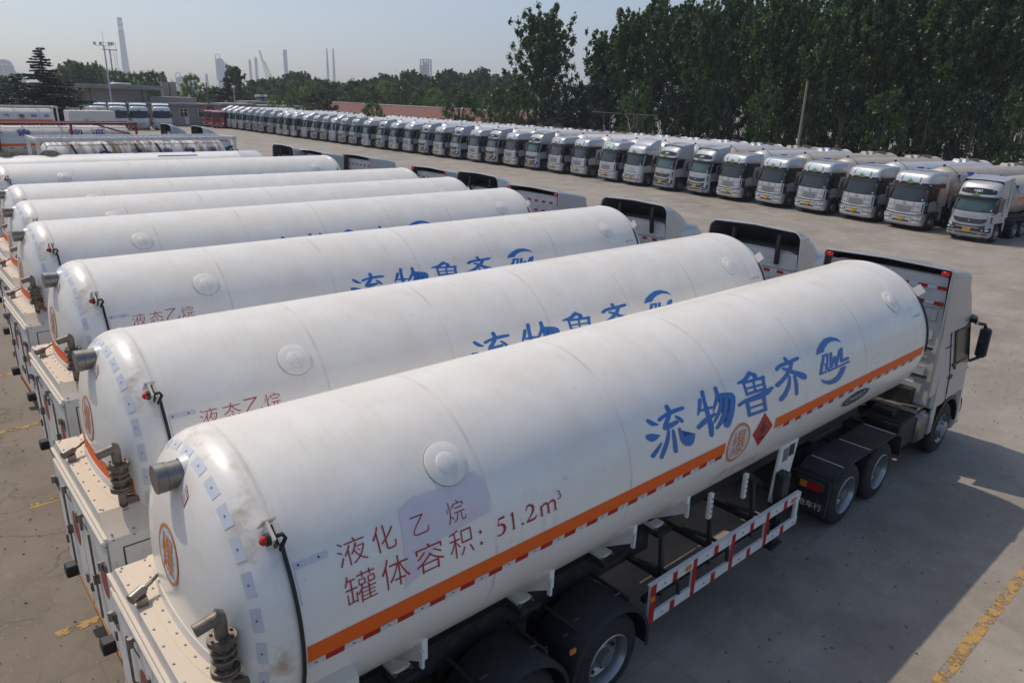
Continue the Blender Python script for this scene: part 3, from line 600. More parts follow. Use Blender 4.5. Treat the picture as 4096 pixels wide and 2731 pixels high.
# ------------------------------------------------------------------ the white tankers in the front rank
GL = {"liu":[[[96,624],[108,611],[128,590],[154,571],[188,559],[221,554],[243,551],[254,550],[262,554],[262,562],[254,567],[237,578],[215,593],[198,606],[180,619],[158,635],[143,646],[124,655],[102,652],[91,639]],[[39,453],[52,441],[77,423],[119,409],[164,411],[205,422],[232,431],[244,434],[248,442],[241,451],[228,456],[197,468],[156,484],[130,495],[117,498],[95,499],[77,501],[44,507],[19,495],[17,473]],[[238,365],[216,355],[183,340],[152,326],[119,313],[85,298],[61,288],[51,273],[64,252],[90,239],[116,241],[137,254],[167,272],[196,292],[220,313],[243,335],[258,351],[260,356],[256,363],[247,366]],[[437,696],[441,679],[446,656],[446,638],[437,624],[421,607],[402,589],[377,569],[349,547],[330,532],[323,517],[335,501],[360,494],[382,500],[402,515],[432,536],[459,558],[481,578],[501,600],[515,626],[517,656],[511,684],[507,702],[493,717],[467,722],[444,713]],[[307,579],[330,585],[364,594],[403,600],[450,602],[506,603],[560,603],[615,603],[674,602],[714,601],[736,606],[744,619],[736,634],[714,640],[674,644],[614,648],[554,650],[497,648],[439,643],[389,637],[345,630],[307,623],[282,618],[266,608],[267,592],[284,580]],[[354,470],[375,468],[407,466],[443,466],[486,471],[534,478],[568,483],[587,491],[590,507],[575,521],[551,525],[515,525],[465,525],[422,525],[390,523],[361,521],[341,520],[317,512],[311,495],[326,477]],[[553,556],[563,545],[577,530],[590,516],[601,504],[612,492],[621,483],[640,473],[662,473],[675,484],[671,499],[663,508],[651,522],[637,535],[617,549],[596,562],[582,571],[569,576],[555,574],[548,566]],[[375,460],[365,441],[351,413],[334,386],[313,360],[286,333],[262,306],[238,276],[213,246],[198,226],[197,209],[214,193],[238,186],[256,192],[274,212],[301,241],[327,270],[349,300],[371,332],[389,363],[402,395],[410,427],[415,448],[413,458],[400,466],[384,467]],[[446,437],[442,410],[437,370],[435,330],[434,288],[437,243],[439,211],[451,192],[478,179],[502,180],[511,195],[508,226],[506,272],[504,316],[499,359],[495,401],[492,430],[486,441],[470,449],[453,447]],[[559,429],[557,407],[555,373],[559,339],[568,307],[584,274],[610,242],[649,214],[696,194],[747,186],[785,197],[803,217],[815,237],[825,258],[831,281],[836,297],[836,300],[832,303],[827,304],[823,303],[807,294],[784,281],[760,271],[736,266],[713,265],[706,268],[706,270],[697,273],[685,279],[666,291],[642,314],[622,338],[609,367],[601,401],[597,424],[591,434],[578,439],[564,437]]],"wu":[[[1012,640],[1001,621],[985,593],[970,567],[955,539],[939,509],[928,489],[928,482],[935,477],[945,475],[953,479],[973,495],[1003,521],[1029,547],[1047,576],[1062,605],[1072,625],[1070,640],[1052,651],[1028,651]],[[1094,709],[1088,680],[1081,637],[1076,592],[1073,544],[1074,490],[1076,441],[1080,398],[1085,357],[1089,321],[1093,281],[1097,239],[1101,209],[1115,186],[1147,170],[1178,170],[1190,186],[1192,215],[1196,258],[1195,303],[1186,346],[1172,390],[1160,434],[1152,484],[1146,538],[1145,586],[1150,630],[1159,673],[1167,701],[1160,718],[1136,728],[1109,724]],[[1001,504],[1032,500],[1078,495],[1122,491],[1166,489],[1212,488],[1245,488],[1257,489],[1262,496],[1257,504],[1245,508],[1213,515],[1166,525],[1119,532],[1073,532],[1027,530],[997,527],[985,524],[981,516],[988,508]],[[940,325],[975,334],[1027,346],[1079,358],[1137,373],[1204,388],[1250,399],[1265,407],[1263,421],[1247,433],[1225,435],[1174,431],[1098,425],[1030,417],[974,402],[924,385],[892,373],[877,360],[885,340],[911,326]],[[1343,692],[1342,669],[1341,637],[1334,609],[1315,583],[1286,554],[1260,526],[1241,498],[1224,470],[1213,452],[1213,448],[1218,444],[1225,442],[1230,444],[1250,459],[1280,480],[1310,504],[1341,529],[1376,559],[1403,592],[1413,630],[1414,666],[1414,690],[1404,706],[1379,713],[1354,707]],[[1378,585],[1416,575],[1471,562],[1520,548],[1558,537],[1586,527],[1591,523],[1593,518],[1592,500],[1583,472],[1566,432],[1541,384],[1515,341],[1483,301],[1448,264],[1429,244],[1451,237],[1433,246],[1413,260],[1403,266],[1392,267],[1385,263],[1388,255],[1396,238],[1421,206],[1493,191],[1533,219],[1569,261],[1602,306],[1630,353],[1656,404],[1676,447],[1690,480],[1697,513],[1681,548],[1638,575],[1589,589],[1544,598],[1491,608],[1433,618],[1393,624],[1368,622],[1353,611],[1357,595]],[[1401,563],[1382,535],[1356,496],[1332,462],[1308,438],[1281,416],[1257,395],[1234,371],[1212,347],[1197,331],[1195,325],[1202,318],[1213,315],[1222,317],[1244,328],[1278,345],[1310,365],[1338,385],[1368,409],[1394,438],[1416,477],[1434,520],[1447,550],[1446,561],[1432,570],[1413,570]],[[1480,536],[1460,503],[1433,455],[1406,413],[1379,382],[1348,354],[1319,328],[1289,302],[1257,277],[1235,260],[1230,250],[1240,238],[1259,231],[1275,233],[1304,245],[1347,265],[1387,289],[1420,316],[1453,348],[1481,385],[1504,432],[1525,484],[1541,519],[1539,534],[1520,545],[1496,546]]],"lu":[[[2084,728],[2053,713],[2009,693],[1969,678],[1922,669],[1863,663],[1821,658],[1805,654],[1800,644],[1809,635],[1826,631],[1869,629],[1935,627],[2001,632],[2060,650],[2109,672],[2141,687],[2157,705],[2148,724],[2117,734]],[[2126,667],[2149,660],[2175,651],[2182,652],[2175,643],[2149,622],[2129,607],[2123,596],[2133,585],[2153,580],[2171,585],[2195,599],[2229,621],[2252,650],[2227,680],[2191,697],[2168,706],[2138,709],[2113,699],[2108,682]],[[1924,608],[1983,603],[2072,597],[2156,590],[2235,584],[2313,577],[2367,573],[2393,577],[2404,591],[2395,606],[2370,614],[2316,617],[2237,623],[2159,628],[2074,632],[1986,638],[1926,641],[1905,637],[1896,626],[1904,614]],[[1932,535],[2139,520],[2351,504],[2367,507],[2373,515],[2366,525],[2350,530],[2138,545],[1932,560],[1917,557],[1911,549],[1917,540]],[[1942,464],[2142,452],[2348,441],[2368,445],[2375,457],[2364,470],[2341,476],[2136,487],[1937,498],[1917,494],[1911,482],[1921,470]],[[1905,632],[1906,554],[1914,475],[1924,463],[1946,457],[1965,461],[1971,472],[1958,552],[1952,630],[1945,640],[1929,645],[1912,642]],[[2116,617],[2108,547],[2105,475],[2112,465],[2127,460],[2142,462],[2149,470],[2151,542],[2159,613],[2154,622],[2140,627],[2124,625]],[[2320,607],[2312,537],[2309,466],[2318,453],[2340,445],[2362,448],[2371,459],[2375,530],[2386,600],[2379,614],[2356,622],[2332,619]],[[1761,377],[1796,382],[1849,389],[1912,393],[1998,393],[2104,390],[2196,386],[2267,379],[2330,372],[2390,372],[2447,386],[2495,408],[2526,423],[2536,429],[2534,437],[2522,444],[2507,446],[2462,447],[2397,450],[2340,450],[2295,446],[2243,440],[2178,435],[2088,434],[1982,436],[1893,435],[1823,430],[1766,422],[1730,417],[1713,408],[1715,392],[1735,379]],[[1877,403],[1884,317],[1900,227],[1915,209],[1945,197],[1970,200],[1977,215],[1956,306],[1946,393],[1935,409],[1911,418],[1887,416]],[[2244,382],[2248,296],[2262,205],[2277,187],[2306,176],[2332,178],[2339,192],[2322,283],[2317,371],[2306,387],[2280,397],[2254,395]],[[1915,379],[2100,366],[2292,352],[2310,355],[2315,366],[2303,379],[2282,385],[2092,398],[1907,411],[1890,407],[1884,397],[1895,385]],[[1933,294],[2108,283],[2289,271],[2303,274],[2305,284],[2295,294],[2277,299],[2098,310],[1923,320],[1909,317],[1907,308],[1916,298]],[[1956,203],[2129,192],[2305,180],[2324,185],[2325,198],[2309,213],[2284,220],[2109,231],[1938,241],[1920,237],[1918,224],[1933,210]]],"qi":[[[2923,713],[2934,678],[2947,642],[2968,627],[3002,624],[3029,635],[3033,653],[3013,688],[2993,722],[2978,734],[2951,737],[2928,728]],[[2733,603],[2752,610],[2777,620],[2808,626],[2860,626],[2932,624],[3009,623],[3096,626],[3189,629],[3253,632],[3282,640],[3291,657],[3276,673],[3244,679],[3180,677],[3088,674],[3004,673],[2931,673],[2857,675],[2792,674],[2738,665],[2700,654],[2678,646],[2660,630],[2668,611],[2699,599]],[[3033,638],[3013,621],[2985,598],[2950,576],[2903,553],[2844,527],[2786,506],[2719,487],[2645,471],[2594,460],[2572,445],[2579,424],[2611,407],[2648,406],[2698,418],[2773,437],[2845,458],[2908,483],[2969,512],[3020,539],[3058,568],[3085,596],[3101,614],[3105,631],[3086,644],[3056,647]],[[2828,588],[2846,579],[2873,566],[2903,551],[2938,533],[2982,510],[3028,485],[3078,459],[3130,431],[3171,408],[3200,392],[3223,379],[3240,370],[3300,352],[3353,360],[3369,389],[3339,422],[3322,432],[3293,448],[3253,466],[3201,486],[3141,507],[3087,526],[3039,547],[2992,568],[2951,586],[2912,599],[2878,609],[2857,614],[2835,617],[2817,610],[2814,598]],[[2920,482],[2905,460],[2884,427],[2859,397],[2826,368],[2787,338],[2750,314],[2710,294],[2666,277],[2636,265],[2622,248],[2640,224],[2678,208],[2715,209],[2746,221],[2793,240],[2838,265],[2875,296],[2911,332],[2939,368],[2956,406],[2966,444],[2973,470],[2970,481],[2953,490],[2933,490]],[[3030,453],[3029,427],[3030,388],[3030,349],[3027,307],[3024,259],[3024,225],[3036,206],[3067,192],[3097,192],[3109,205],[3112,238],[3117,287],[3119,334],[3111,378],[3099,420],[3091,448],[3081,461],[3059,467],[3037,464]]],"logo":[[[3861,559],[3767,454],[3691,348],[3695,333],[3718,320],[3747,317],[3765,325],[3838,433],[3928,538],[3930,552],[3911,565],[3882,567]],[[3879,538],[3947,536],[4016,535],[4037,539],[4045,550],[4034,561],[4012,567],[3943,570],[3875,573],[3852,569],[3843,557],[3854,544]],[[3977,559],[3959,525],[3936,477],[3916,437],[3898,411],[3879,391],[3866,378],[3865,368],[3880,357],[3902,354],[3917,359],[3930,373],[3950,394],[3970,423],[3992,464],[4017,513],[4037,546],[4034,558],[4016,567],[3992,567]],[[3735,320],[3814,320],[3893,320],[3909,324],[3910,335],[3896,345],[3874,350],[3796,348],[3719,346],[3705,342],[3704,333],[3717,324]],[[3854,442],[3863,430],[3875,413],[3887,395],[3901,374],[3919,348],[3931,329],[3953,315],[3983,310],[4004,317],[4004,332],[3990,351],[3971,378],[3950,403],[3925,422],[3900,439],[3883,449],[3872,454],[3859,454],[3852,449]],[[4063,553],[4023,464],[3996,373],[4004,357],[4031,346],[4060,346],[4074,357],[4099,449],[4138,539],[4133,554],[4110,564],[4081,564]],[[4075,352],[4134,408],[4198,462],[4200,474],[4185,486],[4161,489],[4142,483],[4079,428],[4023,372],[4022,361],[4038,350],[4060,347]],[[4155,483],[4148,423],[4147,362],[4159,347],[4185,338],[4210,340],[4220,352],[4217,414],[4219,474],[4211,487],[4189,494],[4166,493]],[[4219,350],[4294,439],[4383,527],[4385,540],[4369,550],[4344,553],[4325,546],[4238,457],[4164,368],[4165,356],[4182,346],[4205,344]],[[4377,556],[4336,478],[4306,399],[4314,383],[4341,371],[4371,371],[4386,382],[4415,462],[4453,541],[4450,556],[4426,567],[4395,567]],[[4356,364],[4456,364],[4557,365],[4582,371],[4585,386],[4565,401],[4534,407],[4433,406],[4333,406],[4309,400],[4306,385],[4325,370]],[[3997,314],[4283,316],[4580,319],[4594,323],[4595,332],[4582,341],[4563,345],[4267,341],[3981,338],[3968,335],[3967,326],[3979,317]],[[3716,600],[3776,664],[3900,722],[4068,768],[4232,764],[4395,709],[4479,625],[4368,675],[4233,699],[4090,684],[3984,649],[3928,605]],[[3718,270],[3773,207],[3874,158],[3970,128],[4161,111],[4309,148],[4402,211],[4470,296],[4310,297],[4235,230],[4133,197],[4001,185],[3853,212]]]}
def glyph(k):
    return [poly([((5.6+x/1000)-1.734, s/1000) for x, s in p]) for p in GL[k]]
def tank_body(L):
    pr = [(-dome(0), 0.001)]
    for i in range(1, 29): r = TR*math.sin(math.pi/2*i/28)**.8; pr.append((-dome(r), r))
    pr[-1] = (0, TR)
    seams = [0.0] + [1.8*k for k in range(1, int(L/1.8)+1)]
    for sx in seams:
        if sx > L-.3: continue
        pr += [(sx-.10, TR), (sx-.012, TR), (sx-.008, TR), (sx+.0, TR+.0018), (sx+.012, TR+.0018), (sx+.02, TR), (sx+.024, TR), (sx+.12, TR)] if sx else [(.005, TR), (.008, TR), (.012, TR+.006), (.03, TR+.006), (.036, TR), (.04, TR), (.14, TR)]
    pr += [(L-.04, TR), (L-.03, TR+.006), (L-.01, TR+.006), (L, TR)]
    for i in range(27, 0, -1): r = TR*math.sin(math.pi/2*i/28)**.8; pr.append((L+dome(r), r))
    pr.append((L+DD, .001))
    return B().m(tankw).lathe(pr, o=(0, 0, TZ), n=144)
def tank_spec(L, kind):
    """kind: 1 nearest tanker, 2 the others, 3 plain"""
    subs = []
    tb = tank_body(L).mesh('tank', 30)
    st = B(); g0, g1 = (5.32, 6.44) if kind == 1 else (5.32, 6.44)
    for a, b_ in ((.02, g0), (g1, L-.01)):
        wrap(st, [rect(a, b_, -.135, .01)], on_tank, .04, orange, .003)
    n = int((L-.1)/.155)
    for k in range(n):
        a = .02+k*.155
        if a+.155 > L or (a+.155 > g0 and a < g1): continue
        wrap(st, [rect(a, a+.155, -.19, -.137)], on_tank, .06, whb if k % 2 == 0 else redb, .003)
        if k % 2 == 0: wrap(st, [rect(a+.065, a+.09, -.168, -.158)], on_tank, .06, inkdark, .0045)
    if True: subs.append(('reflective_stripe', st.mesh('reflective_stripe')))
    bl = B()
    for k in ('liu', 'wu', 'lu', 'qi'): wrap(bl, glyph(k), on_tank, .04, bluetext, .003, .0004)
    subs.append(('blue_lettering', bl.mesh('blue_lettering')))
    lg = B(); wrap(lg, glyph('logo'), on_tank, .04, bluetext, .003, .0004); subs.append(('logo', lg.mesh('logo')))
    rd = B()
    def rt_(t, x0, x1, s0, s1, off=-.012): wrap(rd, [fit(font2d(t, 1, off), x0, x1, s0, s1)], on_tank, .04, redtext, .0055 if kind == 1 else .003)
    if kind == 1:
        pk = B(); wrap(pk, [poly([(.94, .72), (1.1, .78), (1.5, .76), (1.74, .80), (1.80, .66), (1.78, .42), (1.5, .40), (1.25, .38), (1.0, .16), (.86, .10), (.90, .40)])], on_tank, .05, pink, .0022); subs.append(('repainted_patch', pk.mesh('repainted_patch')))
        for t, x0, x1, s0, s1 in (('液', .37, .605, .47, .66), ('化', .665, .86, .465, .665), ('乙', 1.015, 1.165, .478, .63), ('烷', 1.35, 1.53, .453, .63), ('罐', .37, .63, .16, .402), ('体', .68, .925, .16, .40), ('容', .985, 1.255, .156, .39), ('积', 1.32, 1.56, .155, .39)):
            rt_(t, x0, x1, s0, s1)
        for s_ in (.29, .19): wrap(rd, [disc(1.64, s_, .014, .016, 12)], on_tank, .05, redtext, .0055)
        for ch, x0, wd in (('5', 1.812, .115), ('1', 1.965, .08), ('2', 2.154, .125), ('m', 2.322, .215)): wrap(rd, ribbons(SERIF[ch], x0, wd, .178, .157), on_tank, .04, redtext, .0055, .0003)
        wrap(rd, ribbons(SERIF['3'], 2.545, .062, .268, .08)+[disc(2.11, .19, .013, .013, 12)], on_tank, .04, redtext, .0055, .0003)
    else:
        for t, x0 in (('液', .33), ('态', .57), ('乙', .80), ('烷', 1.02)): rt_(t, x0, x0+.185, .44, .62)
        for t, x0, x1 in (('罐', .33, .56), ('体', .64, .87), ('容', .95, 1.2), ('积', 1.28, 1.5)): rt_(t, x0, x1, .14, .36)
        rt_('51.2m', 1.75, 2.45, .16, .30, .006)
    for i, t in enumerate('严禁烟火'): rt_(t, 5.42+.24*i, 5.60+.24*i, -.62, -.47, -.02)
    subs.append(('red_lettering', rd.mesh('red_lettering')))
    cs = B(); cx, cy = 5.61, -.085
    wrap(cs, [disc(cx, cy, .235, .245)], on_tank, .05, greysign, .0035); wrap(cs, [ringp(cx, cy, .215, .25, 1.04)], on_tank, .05, orangetext, .0045)
    wrap(cs, [fit(font2d('爆', 1, .006), cx-.145, cx+.145, cy-.165, cy+.165)], on_tank, .05, orangetext, .0045)
    subs.append(('warning_sticker', cs.mesh('warning_sticker')))
    hz = B(); c2, d2 = 6.15, -.07
    wrap(hz, [poly([(c2, d2-.235), (c2+.235, d2), (c2, d2+.235), (c2-.235, d2)])], on_tank, .05, redb, .0035)
    wrap(hz, [poly([(c2-.05, d2-.02), (c2-.07, d2+.04), (c2-.03, d2+.06), (c2-.03, d2+.1), (c2+.01, d2+.14), (c2+.02, d2+.08), (c2+.06, d2+.05), (c2+.05, d2), (c2+.02, d2-.02)]), rect(c2-.07, c2+.07, d2-.05, d2-.035), rect(c2-.06, c2+.06, d2-.13, d2-.09)], on_tank, .05, inkdark, .0045)
    subs.append(('hazard_diamond', hz.mesh('hazard_diamond')))
    ov = B(); c3, d3 = 8.94, -.36
    wrap(ov, [disc(c3, d3, .46, .125)], on_tank, .04, inkdark, .0035); wrap(ov, [ringp(c3, d3, .43, .445, .27)], on_tank, .04, whb, .0045)
    wrap(ov, [fit(font2d('CHART', 1, .0, .0), c3-.32, c3+.32, d3-.055, d3+.055)], on_tank, .04, whb, .0045); subs.append(('maker_plate', ov.mesh('maker_plate')))
    sk = B()                                              # grey reflective corner marks
    for x0, x1, s0, s1 in ((.0, .155, .595, .645), (.158, .31, .595, .645), (0.0, .05, .47, .592), (.0, .05, .34, .467), (L-.4, L-.25, .55, .60), (L-.24, L-.1, .55, .60)):
        wrap(sk, [rect(x0+.004, x1-.004, s0, s1)], on_tank, .05, greysign, .003); wrap(sk, [rect((x0+x1)/2-.008, (x0+x1)/2+.008, (s0+s1)/2-.008, (s0+s1)/2+.008)], on_tank, .05, inkdark, .0042)
    for k in range(26):                                   # stickers round the rear dished end
        a = R_(-62+k*360/26*.93); rr = 1.135
        if -158 < math.degrees(a)-0 < -22: continue
        def df(u, v, l, a=a): th = a+u/rr; return on_dome(-math.cos(th)*(rr+v), math.sin(th)*(rr+v), l)
        s1 = B(); wrap(s1, [rect(-.088, .088, -.028, .028)], df, .03, greysign, .003); wrap(s1, [rect(-.008, .008, -.005, .005)], df, .03, grille, .0045); subs.append(('reflective_sticker', s1.mesh('reflective_sticker')))
    subs.append(('corner_sticker', sk.mesh('corner_sticker')))
    # pads
    for px_ in (1.50, L-.95+(.05)):
        pd = B().m(tankw); ang = .94/TR
        n_ = Vector((0, -math.cos(ang), math.sin(ang))); c0 = Vector((px_, 0, TZ)) + n_*TR
        def pad(u, v, l, px_=px_): return on_tank(px_+u, .94+v, l)
        for r, h0, h1 in ((.195, -.002, .014), (.092, .014, .028)):
            V = []; N = 48
            for rr, hh in ((r, h0), (r, h1-.003), (r-.006, h1), (r*.5, h1+.004), (0.001, h1+.006)):
                for k in range(N): a = 2*math.pi*k/N; V.append(pad(rr*math.cos(a), rr*math.sin(a), hh))
            pd.add(V, [(i*N+k, i*N+(k+1) % N, (i+1)*N+(k+1) % N, (i+1)*N+k) for i in range(4) for k in range(N)])
        pd.m(pm('grime', (.22, .19, .15), .7)); V, F = ringp(0, 0, .194, .200); pd.add([pad(p[0], p[1], .0025) for p in V], F); V, F = ringp(0, 0, .091, .096); pd.add([pad(p[0], p[1], .0175) for p in V], F)
        subs.append(('round_pad', pd.mesh('round_pad')))
    cp = B().m(capsteel); q = Vector((-dome(1.0)+.05, 0, TZ+1.0))
    cp.lathe([(.02, .105), (-.12, .105), (-.122, .112), (-.14, .112), (-.142, .108), (-.15, .108), (-.152, .114), (-.215, .114), (-.22, .11), (-.22, .001)], o=q, n=40); cp.m(domew).lathe([(-.03, .112), (.03, .125)], o=q, n=30); subs.append(('vent_cap', cp.mesh('vent_cap')))
    dm = B()                                              # 爆 roundel and caution label on the dished end
    def fr(u, v, l): return on_dome(-u, v, l)
    cz = TZ and .34
    wrap(dm, [disc(0, cz, .21, .25)], fr, .05, greysign, .004); wrap(dm, [ringp(0, cz, .20, .225, 1.13)], fr, .05, orangetext, .005)
    wrap(dm, [fit(font2d('爆', 1, .006), -.13, .13, cz-.17, cz+.17)], fr, .05, orangetext, .005); subs.append(('warning_roundel', dm.mesh('warning_roundel')))
    ca = B(); wrap(ca, [poly([(.19, .99), (.27, .93), (.25, .84), (.17, .90)])], fr, .03, redtext, .004); wrap(ca, [poly([(.193, .983), (.265, .928), (.247, .848), (.175, .903)])], fr, .03, whb, .005)
    V, F = fit(font2d('CAUTION', 1, .02), 0, .06, 0, .014); wrap(ca, [([(.198+p[0], .955+p[1]-p[0]*.75) for p in V], F)], fr, .03, redtext, .006)
    for k in range(4): wrap(ca, [poly([(.195, .935-.014*k), (.245, .897-.014*k), (.245, .892-.014*k), (.195, .930-.014*k)])], fr, .03, redtext, .006)
    subs.append(('caution_label', ca.mesh('caution_label')))
    if kind == 2:                                         # orange band low on the dished end
        ob = B(); V = []; N = 30
        for k in range(N+1):
            y = -1.0+1.9*k/N
            for z in (-.17, .0): V.append(on_dome(y, z, .004))
        ob.m(orange).add(V, [(2*k, 2*k+2, 2*k+3, 2*k+1) for k in range(N)]); subs.append(('orange_band', ob.mesh('orange_band')))
    return ('tank', tb, subs)
def marker_spec():
    b = B().m(boxw); a = .94/TR; n_ = Vector((0, -math.cos(a), math.sin(a))); t_ = Vector((0, math.sin(a), math.cos(a)))
    p = Vector((-.07, 0, TZ)) + n_*TR
    b.beam(p+t_*.02+n_*.0, p+t_*.02+n_*.17, .10, .012, t_); b.beam(p-Vector((.02, 0, 0))+n_*.13, p-Vector((.02, 0, 0))+n_*.16-t_*.14, .02, .09, n_)
    q = p+n_*.13-t_*.10
    b.m(lampbody).tube([q+Vector((.01, 0, 0)), q+Vector((-.06, 0, 0))], .045, 12); b.beam(q+Vector((.0, 0, 0))+t_*.08, q+Vector((0, 0, 0))-t_*.07, .012, .10, n_)
    b.m(redlens).tube([q+Vector((-.06, 0, 0)), q+Vector((-.085, 0, 0)), q+Vector((-.10, 0, 0))], [.036, .033, .014], 12)
    lamp_ = b.mesh('marker_lamp')
    c = B().m(rubber); P = [q+Vector((.01, 0, 0)), q+Vector((.06, 0, 0))+n_*.01, q+Vector((.075, 0, 0))-t_*.03, q+Vector((.03, 0, 0))-t_*.09-n_*.04]
    for k in range(14): s_ = .80-.09*k; P.append(Vector(on_tank(.0, s_, .022 if k else .04)))
    c.tube(P, .015, 8); return ('marker_lamp', lamp_, [('cable', c.mesh('cable'))])
def valve_spec():
    b = B().m(steel); x, y = -.46, -.98
    b.tube([(x, y, 2.15), (x, y, 2.56)], .042, 14); b.tube([(x, y, 2.21), (x, y, 2.225)], .065, 14)
    def fl(z, r=.098, h=.022):
        b.lathe([(z, .02), (z, r), (z+h, r), (z+h, .02)], o=(x, y, 0), ax='z', n=24)
        for k in range(6): a = k*math.pi/3+.3; b.tube([(x+r*.76*math.cos(a), y+r*.76*math.sin(a), z-.016), (x+r*.76*math.cos(a), y+r*.76*math.sin(a), z+h+.018)], .011, 6)
    for z in (2.42, 2.45, 2.54, 2.60, 2.68, 2.70): fl(z, .10 if z in (2.42, 2.68, 2.70, 2.45) else .088)
    b.lathe([(2.42, .05), (2.5, .065), (2.57, .05), (2.64, .066), (2.72, .05)], o=(x, y, 0), ax='z', n=20)
    b.tube([(x, y, 2.70), (x, y, 2.86), (x-.005, y, 2.895), (x-.03, y+.005, 2.905)], .046, 16)
    P0 = Vector((x-.0, y, 2.885)); P1 = P0+Vector((-.17, .0, -.035)); b.tube([P0, P1], .046, 16, cap=False); b.tube([P0, P1], .040, 16, cap=False)
    b.xform(Matrix.Translation((0, 0, .12)))
    v = b.mesh('vent_stack', 30)
    a = B().m(steel); a.tube([(x, y, 2.2), (x, y, 2.4)], .042, 14); a.beam((x, y, 2.43), (x+.33, y-.05, 2.40), .05, .06); a.beam((x+.05, y+.05, 2.47), (x+.36, y-.02, 2.47), .02, .03); a.m(white).beam((x+.33, y-.07, 2.40), (x+.36, y+.05, 2.46), .14, .02)
    return ('vent_stack', v, [('vent_bracket', a.mesh('vent_bracket'))])
def cabinet_spec():
    b = B().m(boxw); x0, x1 = -.70, .42
    prof = [(-1.25, .60), (-1.25, 2.18), (-1.0, 2.37), (1.0, 2.37), (1.25, 2.18), (1.25, .60)]
    b.prism(prof, 'x', x0, x1)
    b.box(x0-.055, x0, -1.22, 1.0, 2.10, 2.155, .012); b.box(x0-.03, x0, -1.24, 1.24, 2.155, 2.20)
    for y in (-1.252, 1.252): b.box(x0+.02, x1-.02, *sorted((y, y*.998+.0)), 2.13, 2.16)
    b.m(blackp)
    for z in (2.05, ): b.box(x0+.12, x1, -1.2535, -1.25, z, z+.012)
    b.box(x0+.12, x0+.135, -1.2535, -1.25, 1.0, 2.05)
    body = b.mesh('rear_cabinet', 25); subs = []
    c = B().m(boxw); N = 26; V = []                       # bolted collar round the tank where it sinks into the lid
    def edge(y, k): return -(dome(min(TR*.999, math.hypot(y, -.24))))-k
    ys = [-1.02+2.04*i/N for i in range(N+1)]
    for y in ys:
        for k, z in ((-.02, 2.376), (.10, 2.376), (.10, 2.368)): V.append((max(-.66, edge(y, k)), y, z))
    c.add(V, [(3*i+j, 3*i+3+j, 3*i+4+j, 3*i+1+j) for i in range(N) for j in range(2)])
    V = []
    for y in ys:
        for k, z in ((-.01, 2.47), (.014, 2.46), (.022, 2.378)): V.append((max(-.66, edge(y, k)), y, z))
    c.add(V, [(3*i+j, 3*i+3+j, 3*i+4+j, 3*i+1+j) for i in range(N) for j in range(2)])
    c.m(capsteel)
    def rv(x, y, z, d=(0, 0, 1)): p = Vector((x, y, z)); c.tube([p, p+Vector(d)*.008], .010, 7)
    for i in range(1, 12): y = -1.02+.17*i; rv(max(-.64, edge(y, .055)), y, 2.376)
    for i in range(9): rv(x0+.03, -.95+.235*i, 2.37)
    for i in range(6): rv(x0+.05+.19*i, -.97, 2.37); rv(x0+.05+.19*i, -1.251, 2.165, (0, -1, 0)); rv(x0+.05+.19*i, .97, 2.37)
    for i in range(5): rv(x0+.05+.2*i, -1.215, 2.208, (0, -.6, .8))
    subs.append(('flashing', c.mesh('flashing')))
    for y0, y1 in ((-1.2, -.02), (.02, 1.2)):
        d = B().m(boxw).box(x0-.03, x0-.001, y0, y1, .70, 2.08, .01); d.m(steel)
        for z in (1.0, 1.8):
            for yy in (y0+.08, y1-.08): d.box(x0-.055, x0-.03, yy-.03, yy+.03, z-.06, z+.06, .006)
        ym = (y0+y1)/2
        d.tube([(x0-.06, ym, .9), (x0-.06, ym, 1.95)], .012, 6); d.box(x0-.085, x0-.03, ym-.02, ym+.02, 1.34, 1.46)
        d.m(pm('faded_red_disc', (.30, .06, .035), .6)); N2 = 24; d.add([(x0-.032, ym-.3+.16*math.cos(2*math.pi*k/N2), 1.55+.22*math.sin(2*math.pi*k/N2)) for k in range(N2)], [list(range(N2))])
        subs.append(('cabinet_door', d.mesh('cabinet_door')))
    for yy, z in ((-1.1, 1.80), (-.35, 1.98), (.4, 1.98), (1.1, 1.8)):
        h = B().m(capsteel); h.tube([(x0-.075, yy, z), (x0-.075, yy, z+.09)], .024, 10); h.beam((x0-.03, yy, z+.05), (x0-.08, yy, z+.08), .05, .012); h.beam((x0-.03, yy-.02, z-.12), (x0-.06, yy, z), .03, .012); subs.append(('latch', h.mesh('latch')))
    f = B().m(amber).box(x0-.035, x0-.03, -1.1, 1.1, .64, .69); subs.append(('reflector_strip', f.mesh('reflector_strip')))
    j = B().m(capsteel); q = Vector((x0+.03, .42, 2.37))
    j.box(q.x-.02, q.x+.06, q.y-.10, q.y-.04, 2.37, 2.44); j.tube([q+Vector((-.06, -.06, .08)), q+Vector((.05, -.01, .10))], .045, 14); j.tube([q+Vector((.05, -.01, .10)), q+Vector((.07, 0, .105))], .03, 10); j.tube([q+Vector((.07, 0, .105)), q+Vector((.13, .03, .12))], .018, 8)
    j.m(pm('armoured_cable', (.12, .095, .07), .6)); P = [(.13, .03, .12), (.2, .07, .14), (.26, .14, .18), (.29, .24, .22), (.31, .34, .25), (.34, .42, .22), (.42, .5, .12)]
    j.tube([q+Vector(p) for p in P], .014, 8); subs.append(('conduit', j.mesh('conduit')))
    return ('rear_cabinet', body, subs)
